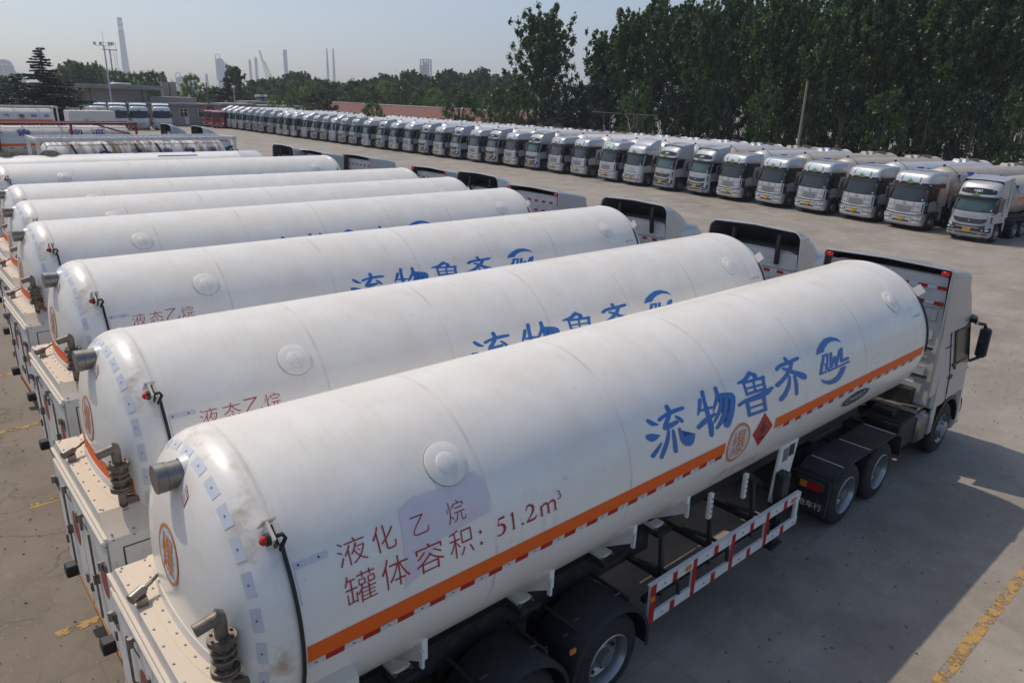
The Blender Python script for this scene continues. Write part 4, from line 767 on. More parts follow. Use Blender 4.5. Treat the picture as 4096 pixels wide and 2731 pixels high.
def under_specs():
    out = []
    b = B().m(dark)
    for y in (-.45, .45): b.box(-.6, 5.0, y-.06, y+.06, .95, 1.30); b.box(5.0, 10.9, y-.05, y+.05, 1.22, 1.38)
    for x in (.9, 2.2, 3.5): b.tube([(x, -1.0, .52), (x, 1.0, .52)], .07, 10); b.box(x-.5, x+.5, -.50, -.40, .62, .95); b.box(x-.5, x+.5, .40, .50, .62, .95)
    for x in (4.6, 5.6, 6.6): b.beam((x, -1.1, 1.0), (x, 1.1, 1.0), .06, .06); b.beam((x, -1.05, .75), (x, -.98, 1.55), .05, .05); b.beam((x, 1.05, .75), (x, .98, 1.55), .05, .05)
    b.beam((4.4, -.95, .72), (7.0, -.95, .72), .07, .07); b.beam((4.4, .95, .72), (7.0, .95, .72), .07, .07)
    b.tube([(4.8, .2, .9), (6.9, .2, .9)], .2, 14); b.box(-.70, -.5, -1.2, 1.2, .42, .60, .02)
    for sx in (4.55, 5.6, 6.6): b.tube([(sx, -.6, 1.05), (sx+.1, -.9, 1.05), (sx+.2, -1.05, .98), (sx+.25, -1.16, .9), (sx+.25, -1.17, .7)], .028, 8)
    b.beam((6.9, -.6, 1.5), (7.6, -1.05, .9), .06, .08)
    out.append(('undercarriage', b.mesh('undercarriage')))
    for x in (-.05, 1.2, 2.75, 4.05, 5.05):
        for sg in (-1, 1):
            s_ = B().m(tankw); P = [Vector((x, sg*TR*math.cos(a)*1.0, TZ-TR*math.sin(a))) for a in (.62, .8, 1.0, 1.2)]
            V = [(x+.03*q_, p.y*1.0, p.z) for q_ in (-1, 1) for p in P]+[(x+.03*q_, sg*.42, 1.32) for q_ in (-1, 1)]+[(x+.03*q_, sg*(TR*math.cos(.62)+.0), TZ-TR*math.sin(.62)-.22) for q_ in (-1, 1)]
            s_.hull(V); s_.m(whb).box(x-.06, x-.032, *sorted((sg*1.0, sg*1.045)), 1.66, 1.84); s_.m(tankw).box(x-.10, x+.10, *sorted((sg*.40, sg*.62)), 1.30, 1.335)
            s_.m(dark).box(x-.14, x+.14, *sorted((sg*.5, sg*.72)), 1.24, 1.30); s_.m(steel)
            for dx in (-.09, .09): s_.tube([(x+dx, sg*.64, 1.30), (x+dx, sg*.64, 1.325)], .02, 6)
            out.append(('tank_saddle', s_.mesh('tank_saddle')))
    for x in (.9, 2.2, 3.5):
        for sg in (-1, 1):
            f = B().m(fenderm); N = 22; r = .63; V = []
            for k in range(N+1):
                a = R_(-12)+R_(204)*k/N
                for yy, dr in ((1.27, -.045), (1.275, 0), (1.24, .012), (.66, .0), (.63, -.03)): V.append((x+(r+dr)*math.cos(a), sg*yy, .56+(r+dr)*math.sin(a)*.97))
            f.add(V, [(5*k+j, 5*k+5+j, 5*k+6+j, 5*k+1+j) for k in range(N) for j in range(4)])
            f.m(dark); 
            for a in (.9, 2.25): p = (x+(r+.035)*math.cos(a), .56+(r+.035)*math.sin(a)*.97); f.tube([(p[0], sg*.5, p[1]), (p[0], sg*1.12, p[1])], .024, 8)
            f.m(steel)
            for a in (.75, 1.05, 2.1, 2.4): p = (x+(r+.02)*math.cos(a), .56+(r+.02)*math.sin(a)*.97); f.box(p[0]-.05, p[0]+.05, *sorted((sg*1.0, sg*1.012)), p[1], p[1]+.012)
            out.append(('wheel_fender', f.mesh('wheel_fender', 50)))
        m_ = B().m(amber).box(x+.62, x+.70, -1.26, -1.24, 1.0, 1.05); out.append(('side_reflector', m_.mesh('side_reflector')))
    for sg in (-1, 1):
        g = B().m(white); x0, x1 = 4.19, 7.62; y0, y1 = sorted((sg*1.2, sg*1.165))
        g.box(x0, x1, y0, y1, 1.02, 1.15); g.box(x0, x1, y0, y1, .62, .75)
        for x in (x0, 5.02, 5.86, 6.70, x1-.12): g.box(x, x+(.1 if x == x0 or x > 7 else .035), y0+.001, y1-.001, .75, 1.02)
        g.box(x0, x1, *sorted((sg*1.165, sg*1.14)), 1.14, 1.15)
        ye = sg*1.2+(-.003 if sg < 0 else .003); yy = sorted((ye, ye-sg*.002)); g.m(redb)
        g.box(x0, x0+.10, *yy, .62, 1.15)
        for x in (5.02, 5.86, 6.70): g.box(x-.01, x+.07, *yy, .622, 1.148)
        for x in (4.6, 5.45, 6.28, 7.15): g.box(x, x+.09, *yy, 1.022, 1.148); g.box(x, x+.09, *yy, .622, .748)
        g.m(steel)
        for x in (4.45, 5.3, 6.1, 6.95, 7.5):
            for z in (1.085, .685): g.box(x-.012, x+.012, *yy, z-.012, z+.012)
        g.m(amber)
        for x in (4.85, 7.35): g.box(x, x+.10, *sorted((ye, ye+sg*.012)), 1.06, 1.12)
        out.append(('side_guard', g.mesh('side_guard', 25)))
    for sg in (-1, 1):
        l = B().m(white); y = sg*.98
        l.prism([(7.15, 1.05), (7.25, 1.95), (7.75, 1.95), (7.62, 1.35), (7.3, .95)], 'y', *sorted((y, y-sg*.03)))
        l.m(grille).box(7.33, 7.47, *sorted((y, y+sg*.004)), 1.62, 1.82); l.m(inkdark).box(7.49, 7.64, *sorted((y, y+sg*.004)), 1.66, 1.84)
        l.m(dark).box(7.20, 7.40, *sorted((sg*1.12, sg*.9)), 1.1, 1.5, .02); l.box(7.23, 7.37, *sorted((sg*1.08, sg*.94)), .35, 1.1); l.box(7.15, 7.45, *sorted((sg*1.12, sg*.9)), .30, .35)
        out.append(('landing_leg', l.mesh('landing_leg')))
    for sg in (-1, 1): u = B().m(rubber).box(-.86, -.70, *sorted((sg*.93, sg*.77)), .64, .79, .015); out.append(('rubber_buffer', u.mesh('rubber_buffer')))
    for x in (5.55, 6.35): t = B().m(white).box(x-.035, x+.035, -1.02, -.97, 1.42, 1.78, .004); t.m(steel); [t.tube([(x, -1.03, 1.5+.07*k), (x, -1.02, 1.5+.07*k)], .012, 6) for k in range(4)]; out.append(('hanger_bracket', t.mesh('hanger_bracket')))
    return out
TK = {}; US = under_specs(); MS = marker_spec(); VS = valve_spec(); CS = cabinet_spec()
def near_truck(y, xr, L, xback, cabk, kind, label, doc):
    t = thing('tanker_truck', label, 'tanker truck', (xr, y, 0), 0, 'white gas tankers parked side by side in the front rank')
    key = (L, kind)
    if key not in TK: TK[key] = tank_spec(L, kind)
    inst(TK[key], t); inst(MS, t); inst(VS, t); inst(CS, t)
    for u in US: inst(u, t)
    fm = B().m(boxw); a = .94/TR                           # lamp bracket at the front rim
    n_ = Vector((0, -math.cos(a), math.sin(a))); p = Vector((L+.04, 0, TZ))+n_*(TR+.01); fm.beam(p, p+n_*.14+Vector((.02, 0, 0)), .16, .02, (1, 0, 0)); fm.m(rubber)
    fm.tube([p+Vector((.03, 0, -.03))]+[Vector(on_tank(L+.03, .75-.12*k, .02)) for k in range(8)], .016, 6); put('front_bracket', fm, t)
    for x in (.9, 2.2, 3.5): wheels(t, x, True)
    xf = xback-xr+2.25
    cab_on(t, cabk, xf); tractor_base(t, xf)
    return t
near = [(5.291, 1.734, 11.25, 13.88, 'T', 1, 'nearest white tanker with 51.2m³ lettering and red and white side guard'),
        (8.354, 1.85, 11.25, 14.45, 'HD', 2, 'second white tanker from the front, brown film on its end, silver cab with curved deflector'),
        (12.327, 2.26, 11.75, 15.15, 'HD', 2, 'third white tanker from the front, blue letters half showing, struts under its cab deflector'),
        (16.405, 2.47, 11.75, 15.3, 'T', 2, 'fourth white tanker from the front, cab back striped red and white under two red lamps'),
        (19.534, 2.75, 11.75, 15.65, 'HD', 2, 'fifth white tanker from the front, plain strip of tank, cab with curved deflector'),
        (22.759, 3.05, 11.75, 15.95, 'T', 2, 'sixth white tanker from the front, plain tank strip between two others, box shaped cab roof'),
        (28.585, 3.5, 11.25, 16.25, 'T', 2, 'farthest white tanker of the front rank with blue logo top showing')]
for i, (y, xr, L, xb, ck, kd, lb) in enumerate(near): near_truck(y, xr, L, xb, ck, kd, lb, i)
# ------------------------------------------------------------------ silver gas tankers of the far rank
FR, FZ, FL = 1.17, 2.52, 9.6
fsil = [pm('tank_silver', (.62, .64, .66), .30, .35, noise=[(1.2, .5, .8, (.50, .50, .49))], extra=dust_extra(.5, .3)),
        pm('tank_cream', (.46, .42, .37), .36, .2, noise=[(1.5, .45, .8, (.34, .29, .24))], extra=dust_extra(.6, .4)),
        pm('tank_pale', (.74, .74, .73), .28, .05, noise=[(1.5, .5, .8, (.62, .6, .56))], extra=dust_extra(.5, .3))]
signblue = pm('sign_blue', (.03, .05, .30), .45)
def far_tank_spec(ci, sign):
    mt = fsil[ci]; pr = [(-.85, .001)]
    for i in range(1, 15): a = math.pi/2*i/14; pr.append((-.85*math.cos(a), FR*math.sin(a)))
    pr += [(.0, FR), (.006, FR+.012), (.05, FR+.012), (.06, FR), (FL-.06, FR), (FL-.05, FR+.01), (FL, FR+.01), (FL, FR)]
    for i in range(13, 0, -1): a = math.pi/2*i/14; pr.append((FL+.6*math.cos(a), FR*math.sin(a)))
    pr.append((FL+.6, .001))
    pr = [(-t, r) for t, r in pr]                          # runs backwards from the cab
    tb = B().m(mt).lathe(pr, o=(0, 0, FZ), n=56).mesh('tank', 30); subs = []
    def srf(sg):
        def f(u, v, l): a = v/FR; return (-u, sg*(FR+l)*math.cos(a), FZ+(FR+l)*math.sin(a))
        return f
    st = B()
    for sg in (-1, 1): wrap(st, [rect(.1, FL-.1, -.12, .06)], srf(sg), .06, orange, .006); [wrap(st, [rect(.1+.4*k, .25+.4*k, -.20, -.14)], srf(sg), .06, redb, .006) for k in range(23)]
    subs.append(('reflective_stripe', st.mesh('reflective_stripe')))
    if sign:
        sb = B()
        for sg in (-1, 1): wrap(sb, [rect(1.15, 1.85, .12, 1.02), rect(2.05, 2.45, .2, .9)], srf(sg), .06, signblue, .006); wrap(sb, [rect(1.4, 1.6, .3, .36), disc(1.5, .62, .12, .12, 14)], srf(sg), .06, whb, .01)
        subs.append(('blue_panel', sb.mesh('blue_panel')))
    h = B().m(rubber); h.tube([(-.03, (FR+.03)*math.cos(a), FZ+(FR+.03)*math.sin(a)) for a in [R_(15+150*k/16) for k in range(17)]], .016, 5)
    h.m(lampbody)
    for a in (35, 145, 92): c = (-.03, (FR+.07)*math.cos(R_(a)), FZ+(FR+.07)*math.sin(R_(a))); h.box(c[0]-.06, c[0]+.06, c[1]-.06, c[1]+.06, c[2]-.07, c[2]+.07, .015)
    subs.append(('marker_cable', h.mesh('marker_cable')))
    for x in (6.6, 7.35):
        m_ = B().m(mt); z0 = FZ+FR-.02; m_.hull([(-x+sx*d, sy*d2, z) for z, d, d2 in ((z0, .2, .26), (z0+.17, .13, .2)) for sx in (-1, 1) for sy in (-1, 1)]); m_.m(lampbody).box(-x-.08, -x+.08, -.14, .14, z0+.17, z0+.19); subs.append(('safety_valve', m_.mesh('safety_valve')))
    m_ = B().m(steel); m_.lathe([(FZ+FR-.03, .32), (FZ+FR+.06, .32), (FZ+FR+.06, .36), (FZ+FR+.1, .36), (FZ+FR+.1, .001)], o=(-8.5, 0, 0), ax='z', n=24)
    for k in range(12): a = k*math.pi/6; m_.box(-8.5+.3*math.cos(a)-.02, -8.5+.3*math.cos(a)+.02, .3*math.sin(a)-.02, .3*math.sin(a)+.02, FZ+FR+.1, FZ+FR+.14)
    subs.append(('manhole', m_.mesh('manhole')))
    return ('tank', tb, subs)
def far_under():
    b = B().m(dark)
    for y in (-.4, .4): b.box(-9.8, -.2, y-.06, y+.06, 1.05, 1.35)
    for x in (-6.0, -7.3, -8.6): b.tube([(x, -1, .52), (x, 1, .52)], .07, 8)
    for x in (-2.9,): 
        for y in (-.9, .9): b.box(x-.07, x+.07, y-.07, y+.07, .3, 1.3)
    for x in (-.8, -3, -6, -9): b.prism([(-.9, 1.6), (-.5, 1.3), (.5, 1.3), (.9, 1.6)], 'x', x-.05, x+.05)
    f = B().m(fenderm)
    for x in (-6.0, -7.3, -8.6):
        for sg in (-1, 1):
            P = [(x+.63*math.cos(R_(a)), .56+.6*math.sin(R_(a))) for a in range(0, 181, 20)]
            for p, q in zip(P, P[1:]): f.beam((p[0], sg*.97, p[1]), (q[0], sg*.97, q[1]), .56, .02)
    g = B().m(white)
    for sg in (-1, 1):
        y = sorted((sg*1.2, sg*1.17))
        for z in (.65, 1.0): g.box(-5.2, -3.2, *y, z, z+.1)
        for x in (-5.2, -4.2, -3.25): g.box(x, x+.06, y[0]-.002, y[1]+.002, .65, 1.1)
    return [('undercarriage', b.mesh('undercarriage')), ('wheel_fender', f.mesh('wheel_fender')), ('side_guard', g.mesh('side_guard'))]
FU = far_under(); FT = {}
SCF = .92
def far_truck(X, Y, hd, cabk, ci, sign, label, grp, shift=0):
    t = thing('tanker_truck', label, 'tanker truck', (X, Y, 0), hd, grp)
    t.scale = (SCF,)*3
    k = (ci, sign)
    if k not in FT: FT[k] = far_tank_spec(ci, sign)
    cab_on(t, cabk, 0); tractor_base(t, 0)
    x0 = -3.35-shift
    inst(FT[k], t, (x0, 0, 0))
    for u in FU: inst(u, t, (x0, 0, 0))
    for x in (-6.0, -7.3, -8.6): wheels(t, x0+x, True)
    return t
rowF = [(3826, 'T'), (3563, 'J'), (3367, 'J'), (3187, 'J'), (3022, 'J'), (2868, 'J'), (2739, 'T'), (2607, 'T'), (2486, 'H'), (2389, 'J'), (2275, 'J'), (2183.5, 'J'), (2093, 'T'), (2007, 'J'), (1933, 'T'), (1866, 'J'), (1787, 'T'), (1728, 'J'), (1665, 'T'), (1606, 'J'), (1552, 'J'), (1503, 'T'), (1450, 'J'), (1396, 'T'), (1355, 'T'), (1316, 'H'), (1281, 'T'), (1245, 'T'), (1206, 'H'), (1170, 'J'), (1140, 'J'), (1111, 'J'), (1076, 'T'), (1046, 'T'), (1020, 'T'), (993, 'T'), (966, 'H'), (941, 'H'), (917, 'H'), (895, 'H')]
XS = [(10, 42.5), (13, 42.7), (17, 44.05), (20, 44.6), (23, 45.0), (26, 45.3), (30, 45.8), (36, 46.2), (42, 46.9), (46, 47.4), (50, 47.6), (150, 47.6)]
KT = {'J': 'with black band above windshield', 'T': 'with twin dark grilles', 'H': 'with curved roof deflector'}
ords = ['first', 'second', 'third', 'fourth', 'fifth', 'sixth', 'seventh', 'eighth', 'ninth', 'tenth', 'eleventh', 'twelfth', 'thirteenth', 'fourteenth', 'fifteenth', 'sixteenth', 'seventeenth', 'eighteenth', 'nineteenth', 'twentieth']
rnd = random.Random(5)
for i, (px, kd) in enumerate(rowF):
    X = 46.
    for _ in range(20):
        p = onX(px, 700, X); Y = p.y
        X = np.interp(Y, [a for a, b in XS], [b for a, b in XS])
    ang = R_(4 if i == 0 else 13 if i < 12 else 11)
    SCF = .86 if i == 0 else .92
    cx, cy = X-math.sin(ang)*1.25*SCF, Y-math.cos(ang)*1.25*SCF
    n = len(rowF)
    where = f'{ords[i]} from the right in the far rank' if i < 20 else f'{ords[n-1-i]} from the left in the far rank'
    ci = {1: 1, 2: 0, 3: 1, 4: 1, 5: 0}.get(i, rnd.choice([0, 2, 2, 2, 1]))
    far_truck(cx+rnd.uniform(-.12, .12), cy, math.pi-ang+R_(rnd.uniform(-1.2, 1.2)), {'J': rnd.choice(['J', 'J', 'Ja']), 'T': 'T', 'H': 'HD'}[kd], ci, 1 <= i <= 11, f'silver tanker truck {KT[kd]}, {where}', 'silver tankers parked in the far rank', 0 if kd != 'H' else .3)

# ------------------------------------------------------------------ the tanker, frames and trucks behind the front rank
t = thing('tanker_truck', 'white tanker with two cut steel collars and a manhole on top, behind the front rank', 'tanker truck', (3.2, 33.6, 0))
b = B().m(fsil[2]); pr = [(-.5, .001)]+[(-.5*math.cos(math.pi/2*i/12), 1.2*math.sin(math.pi/2*i/12)) for i in range(1, 13)]+[(9.7, 1.2), (9.71, 1.205), (9.74, 1.205), (9.75, 1.2)]+[(10.6+.55*math.sin(math.pi/2*i/12), 1.2*math.cos(math.pi/2*i/12)) for i in range(0, 12)]+[(11.15, .001)]
o = put('tank', b.lathe(pr, o=(0, 0, 2.52), n=72), t)
for x in (-.55+.0, 1.05, 2.5):
    if x < 0: m_ = B().m(steel).lathe([(3.68, .42), (3.76, .42), (3.76, .46), (3.79, .46), (3.79, .001)], o=(x+.35, 0, 0), ax='z', n=30); [m_.box(x+.35+.4*math.cos(a)-.03, x+.35+.4*math.cos(a)+.03, .4*math.sin(a)-.03, .4*math.sin(a)+.03, 3.79, 3.84) for a in [k*math.pi/8 for k in range(16)]]; put('manhole', m_, o)
    else:
        m_ = B().m(steel).lathe([(3.66, .22), (3.88, .22), (3.88, .20), (3.66, .20)], o=(x, 0, 0), ax='z', n=28)
        for sg in (-1, 1): m_.prism([(x+sg*.2, 3.70), (x+sg*.45, 3.70), (x+sg*.22, 3.86)], 'y', -.02, .02)
        put('collar', m_, o)
m_ = B().m(rubber).beam((7.9, 0, 3.7), (7.86, 0, 3.88), .03, .1); m_.beam((7.95, -.05, 3.7), (7.9, 0, 3.85), .1, .03); put('marker_lamp', m_, o)
m_ = B().m(navytext); m_.prism([(6.3, 3.62), (7.9, 3.62), (7.9, 3.64), (6.3, 3.64)], 'y', -.50, -.46); put('sticker', m_, o)
for u in FU: inst(u, t, (10.6, 0, 0))
for x in (2.0, 3.3, 4.6): wheels(t, x, True)
cab_on(t, 'HD', 14.25); tractor_base(t, 14.25)
# bobtail tractors
def bobtail(X, Y, hd, k, label, grp=None): q = thing('tractor_unit', label, 'truck', (X, Y, 0), hd, grp); cab_on(q, k); tractor_base(q, 0); return q
bobtail(17.9, 31.6, 0, 'T', 'grey roofed tractor wedged between two white tankers, only its roof showing')
bobtail(18.6, 54.5, 0, 'HDs', 'silver tractor seen from behind, left of the pair beyond the framed tanks', 'pair of tractors beyond the framed tanks')
bobtail(19.6, 51.3, 0, 'HDs', 'silver tractor seen from behind, right of the pair beyond the framed tanks', 'pair of tractors beyond the framed tanks')
wl = ['half hidden behind the white tractor seen side on', 'second from the left, beside the lamp mast foot', 'third from the left in front of the big shed', 'fourth from the left in front of the big shed', 'last on the right, in front of the low building']
for i, px in enumerate((297, 384, 463, 545, 635)):
    p = onY(px, 500, 124.); bobtail(p.x, 124-2.5, R_(-101), 'W', 'white tractor facing the camera, '+wl[i], 'white tractors parked facing the yard')
p = onY(300, 480, 104); bobtail(p.x+3.2, 104, R_(3), 'W', 'white tractor seen from its side, in front of the row of white tractors')
def red_truck(px, Y, label):
    p = onY(px, 497, Y); t = thing('red_truck', label, 'truck', (p.x, Y, 0), R_(-140), 'two red trucks'); cab_on(t, 'R'); tractor_base(t, 0)
    if px > 840: put('mixer_drum', B().m(white).lathe([(0, .3), (.5, .8), (1.4, 1.1), (2.6, 1.1), (4.2, .5)], o=(-6.6, 0, 2.2), ax='x', n=24, cap=True).m(pm('drum_blue', (.1, .3, .55), .5)).lathe([(1.3, 1.11), (2.2, 1.12)], o=(-6.6, 0, 2.2), ax='x', n=24), t)
red_truck(838, 130, 'red truck at the left end, partly behind the other red truck')
red_truck(868, 126.5, 'red truck next to the silver far rank, nearer of the two')

def iso(name, label, x0, x1, yc, top, framem, L='', fw=1.2, rust=False, stripe=True, cols=(), diag=False, lx=(), under=True, s0=.1, ht=.3, la=(.42, .05)):
    """tank in a rectangular transport frame on a trailer"""
    t = thing(name, label, 'tank trailer', (x0, yc, 0)); W_ = x1-x0; bot = top-2.45; r = 1.06; zc = bot+1.2
    ex = rust_extra if rust else dust_extra(.6, .5)
    tm = pm('iso_tank_'+('rusty' if rust else 'white'), (.72, .71, .68), .4, noise=[(1.3, .5, .8, (.6, .56, .5))], extra=ex)
    b = B().m(tm); pr = [(.15, .001)]+[(.55-.4*math.cos(math.pi/2*i/8), r*math.sin(math.pi/2*i/8)) for i in range(1, 9)]
    k = int((W_-1.4)/1.15)
    for i in range(1, k+1): x = .55+(W_-1.1)*i/(k+1); pr += [(x-.04, r), (x-.03, r+.035), (x+.03, r+.035), (x+.04, r)]
    pr += [(W_-.55+.4*math.sin(math.pi/2*i/8), r*math.cos(math.pi/2*i/8)) for i in range(0, 8)]+[(W_-.15, .001)]
    tk = put('tank', b.lathe(pr, o=(0, 0, zc), n=64), t)
    f = B().m(framem); y = fw
    for sy in (-y, y):
        for z in (bot, top): f.beam((0, sy, z), (W_, sy, z), .13, .15)
        for x in (0, W_)+tuple(c*W_ for c in cols): f.beam((x, sy, bot), (x, sy, top), .14, .14)
        if diag: f.beam((W_*.80, sy, top), (W_, sy, top-.9), .1, .1); f.beam((W_*.2, sy, top), (0, sy, top-.9), .1, .1)
    for x in (0, W_):
        for z in (bot, top): f.beam((x, -y, z), (x, y, z), .13, .13)
    for x in (0, W_):
        for sy in (-y, y):
            for z in (bot, top): f.box(x-.1, x+.1, sy-.1, sy+.1, z-.09, z+.09)
    put('frame', f, t)
    g = B().m(greysign)
    for sy in (-.28, .28): g.beam((.1, sy, top+.02), (W_-.1, sy, top+.02), .05, .04)
    for i in range(int(W_/.25)):
        if (i//6) % 3 != 1: g.beam((.15+.25*i, -.28, top+.02), (.15+.25*i, .28, top+.02), .06, .02)
    for x in [W_*q for q in (.15, .35, .5, .66, .85)]: g.beam((x, -y, top-.02), (x, y, top-.02), .1, .04)
    put('walkway', g, t)
    def srf(u, v, l): a = v/r; return (u, -(r+l)*math.cos(a), zc+(r+l)*math.sin(a))
    if stripe:
        s_ = B(); wrap(s_, [rect(.5, W_-.55, -.25, -.1)], srf, .06, orange, .04); [wrap(s_, [rect(.6+.8*k, .85+.8*k, -.42, -.36)], srf, .06, redb, .04) for k in range(int((W_-1.3)/.8))]; put('reflective_stripe', s_, tk)
    s_ = B()
    for ch, a, wd in lx: wrap(s_, [fit(font2d(ch, 1, .008), a*W_, a*W_+wd, s0, s0+ht)], srf, .06, navytext, .045)
    if rust: wrap(s_, [poly([(W_*.31+.36*math.cos(R_(q)), .35+.36*math.sin(R_(q))) for q in range(20, 161, 10)]+[(W_*.31+.33*math.cos(R_(q)), .29+.31*math.sin(R_(q))) for q in range(150, 19, -10)])], srf, .06, navytext, .045)
    put('lettering', s_, tk)
    if L:
        s_ = B()
        for i, ch in enumerate(L): c_ = W_*(la[0]+la[1]*i); wrap(s_, [ringp(c_, .0, .27, .31)], srf, .06, orangetext, .045); wrap(s_, [fit(font2d(ch, 1, .03), c_-.17, c_+.17, -.18, .18)], srf, .06, orangetext, .045)
        put('warning_roundel', s_, tk)
    if rust:
        h = B().m(rubber)
        for x in (.16, .31, .47, .58): h.tube([srf(W_*x+.04*j, 1.1-.2*j, .06) for j in range(7)], .05, 6)
        put('hose', h, tk)
    c = B().m(dark if under else framem)
    for sy in (-.45, .45): c.box(.0, W_, sy-.07, sy+.07, bot-.42, bot-.08)
    for x in (.2, W_-.3): c.box(x, x+.1, -1.15, 1.15, bot-.3, bot-.09)
    put('trailer_frame', c, t)
    for x in (1.6, 2.9, 4.2): wheels(t, x, True)
    l = B().m(dark)
    for sy in (-.85, .85): l.box(W_*.72, W_*.72+.14, sy-.07, sy+.07, 0.0, bot-.1); l.box(W_*.72-.1, W_*.72+.24, sy-.12, sy+.12, 0, .03)
    put('landing_leg', l, t); return t
def rust_extra(m, n, b, src):
    L = n.links; mp = n.nodes.new('ShaderNodeMapping'); mp.inputs['Scale'].default_value = (1.5, .25, .28); L.new(src, mp.inputs[0])
    nz = n.nodes.new('ShaderNodeTexNoise'); nz.inputs['Scale'].default_value = 1.6; nz.inputs['Detail'].default_value = 8; nz.inputs['Roughness'].default_value = .7; L.new(mp.outputs[0], nz.inputs['Vector'])
    r = n.nodes.new('ShaderNodeMapRange'); r.inputs[1].default_value = .44; r.inputs[2].default_value = .60; r.inputs[4].default_value = .9; L.new(nz.outputs[0], r.inputs[0])
    old = b.inputs['Base Color'].links[0].from_socket; mx = n.nodes.new('ShaderNodeMix'); mx.data_type = 'RGBA'; mx.inputs[7].default_value = (.24, .12, .045, 1); L.new(old, mx.inputs[6]); L.new(r.outputs[0], mx.inputs[0]); L.new(mx.outputs[2], b.inputs['Base Color'])
whiteframe = pm('white_frame_paint', (.66, .66, .65), .5, noise=[(5, .5, .8, (.42, .38, .33))])
iso('tank_container', 'rust streaked white framed tank trailer with steel walkway on top', 6.6, 15.95, 42.6, 3.8, whiteframe, rust=True, stripe=False, cols=(), s0=.30, ht=.52, lx=(('齐', .452, .55), ('鲁', .60, .55), ('物', .72, .55), ('流', .845, .55)))
iso('tank_container', 'white tank trailer in a dark red frame with navy lettering', 2.0, 16.4, 63., 3.62, redframe, '爆毒', rust=False, cols=(.39, .70), diag=True, s0=.42, ht=.55, la=(.585, .057), lx=(('齐', .347, 1.0), ('鲁', .465, .95), ('物', .69, .9), ('流', .79, .9)))
iso('tank_container', 'white framed tank trailer at far left, blue lettering over an orange stripe', 6.0, 17.9, 98.5, 3.8, whiteframe, '爆', rust=False, cols=(.45,), s0=.12, ht=.34, la=(.715, 0), lx=(('齐', .575, .58), ('鲁', .69, .58), ('物', .785, .55), ('流', .885, .55)))
t = thing('box_trailer', 'plain white box trailer with one orange stripe beside the far framed tank', 'trailer', (18.2, 94.5, 0)); b = B().m(boxw).box(0, 4.6, -1.2, 1.2, 1.2, 3.55, .04); b.m(orange).box(.4, 4.3, -1.206, -1.202, 2.1, 2.22); o = put('box', b, t); V, F = fit(font2d('火', 1, .01), 1.4, 1.9, 2.35, 2.8); b = B().m(redtext).add([(p[0], -1.206, p[1]) for p in V], F); put('lettering', b, o); put('trailer_frame', B().m(dark).box(0, 4.6, -.5, .5, .8, 1.2), t); [wheels(t, x, True) for x in (1, 2.3)]

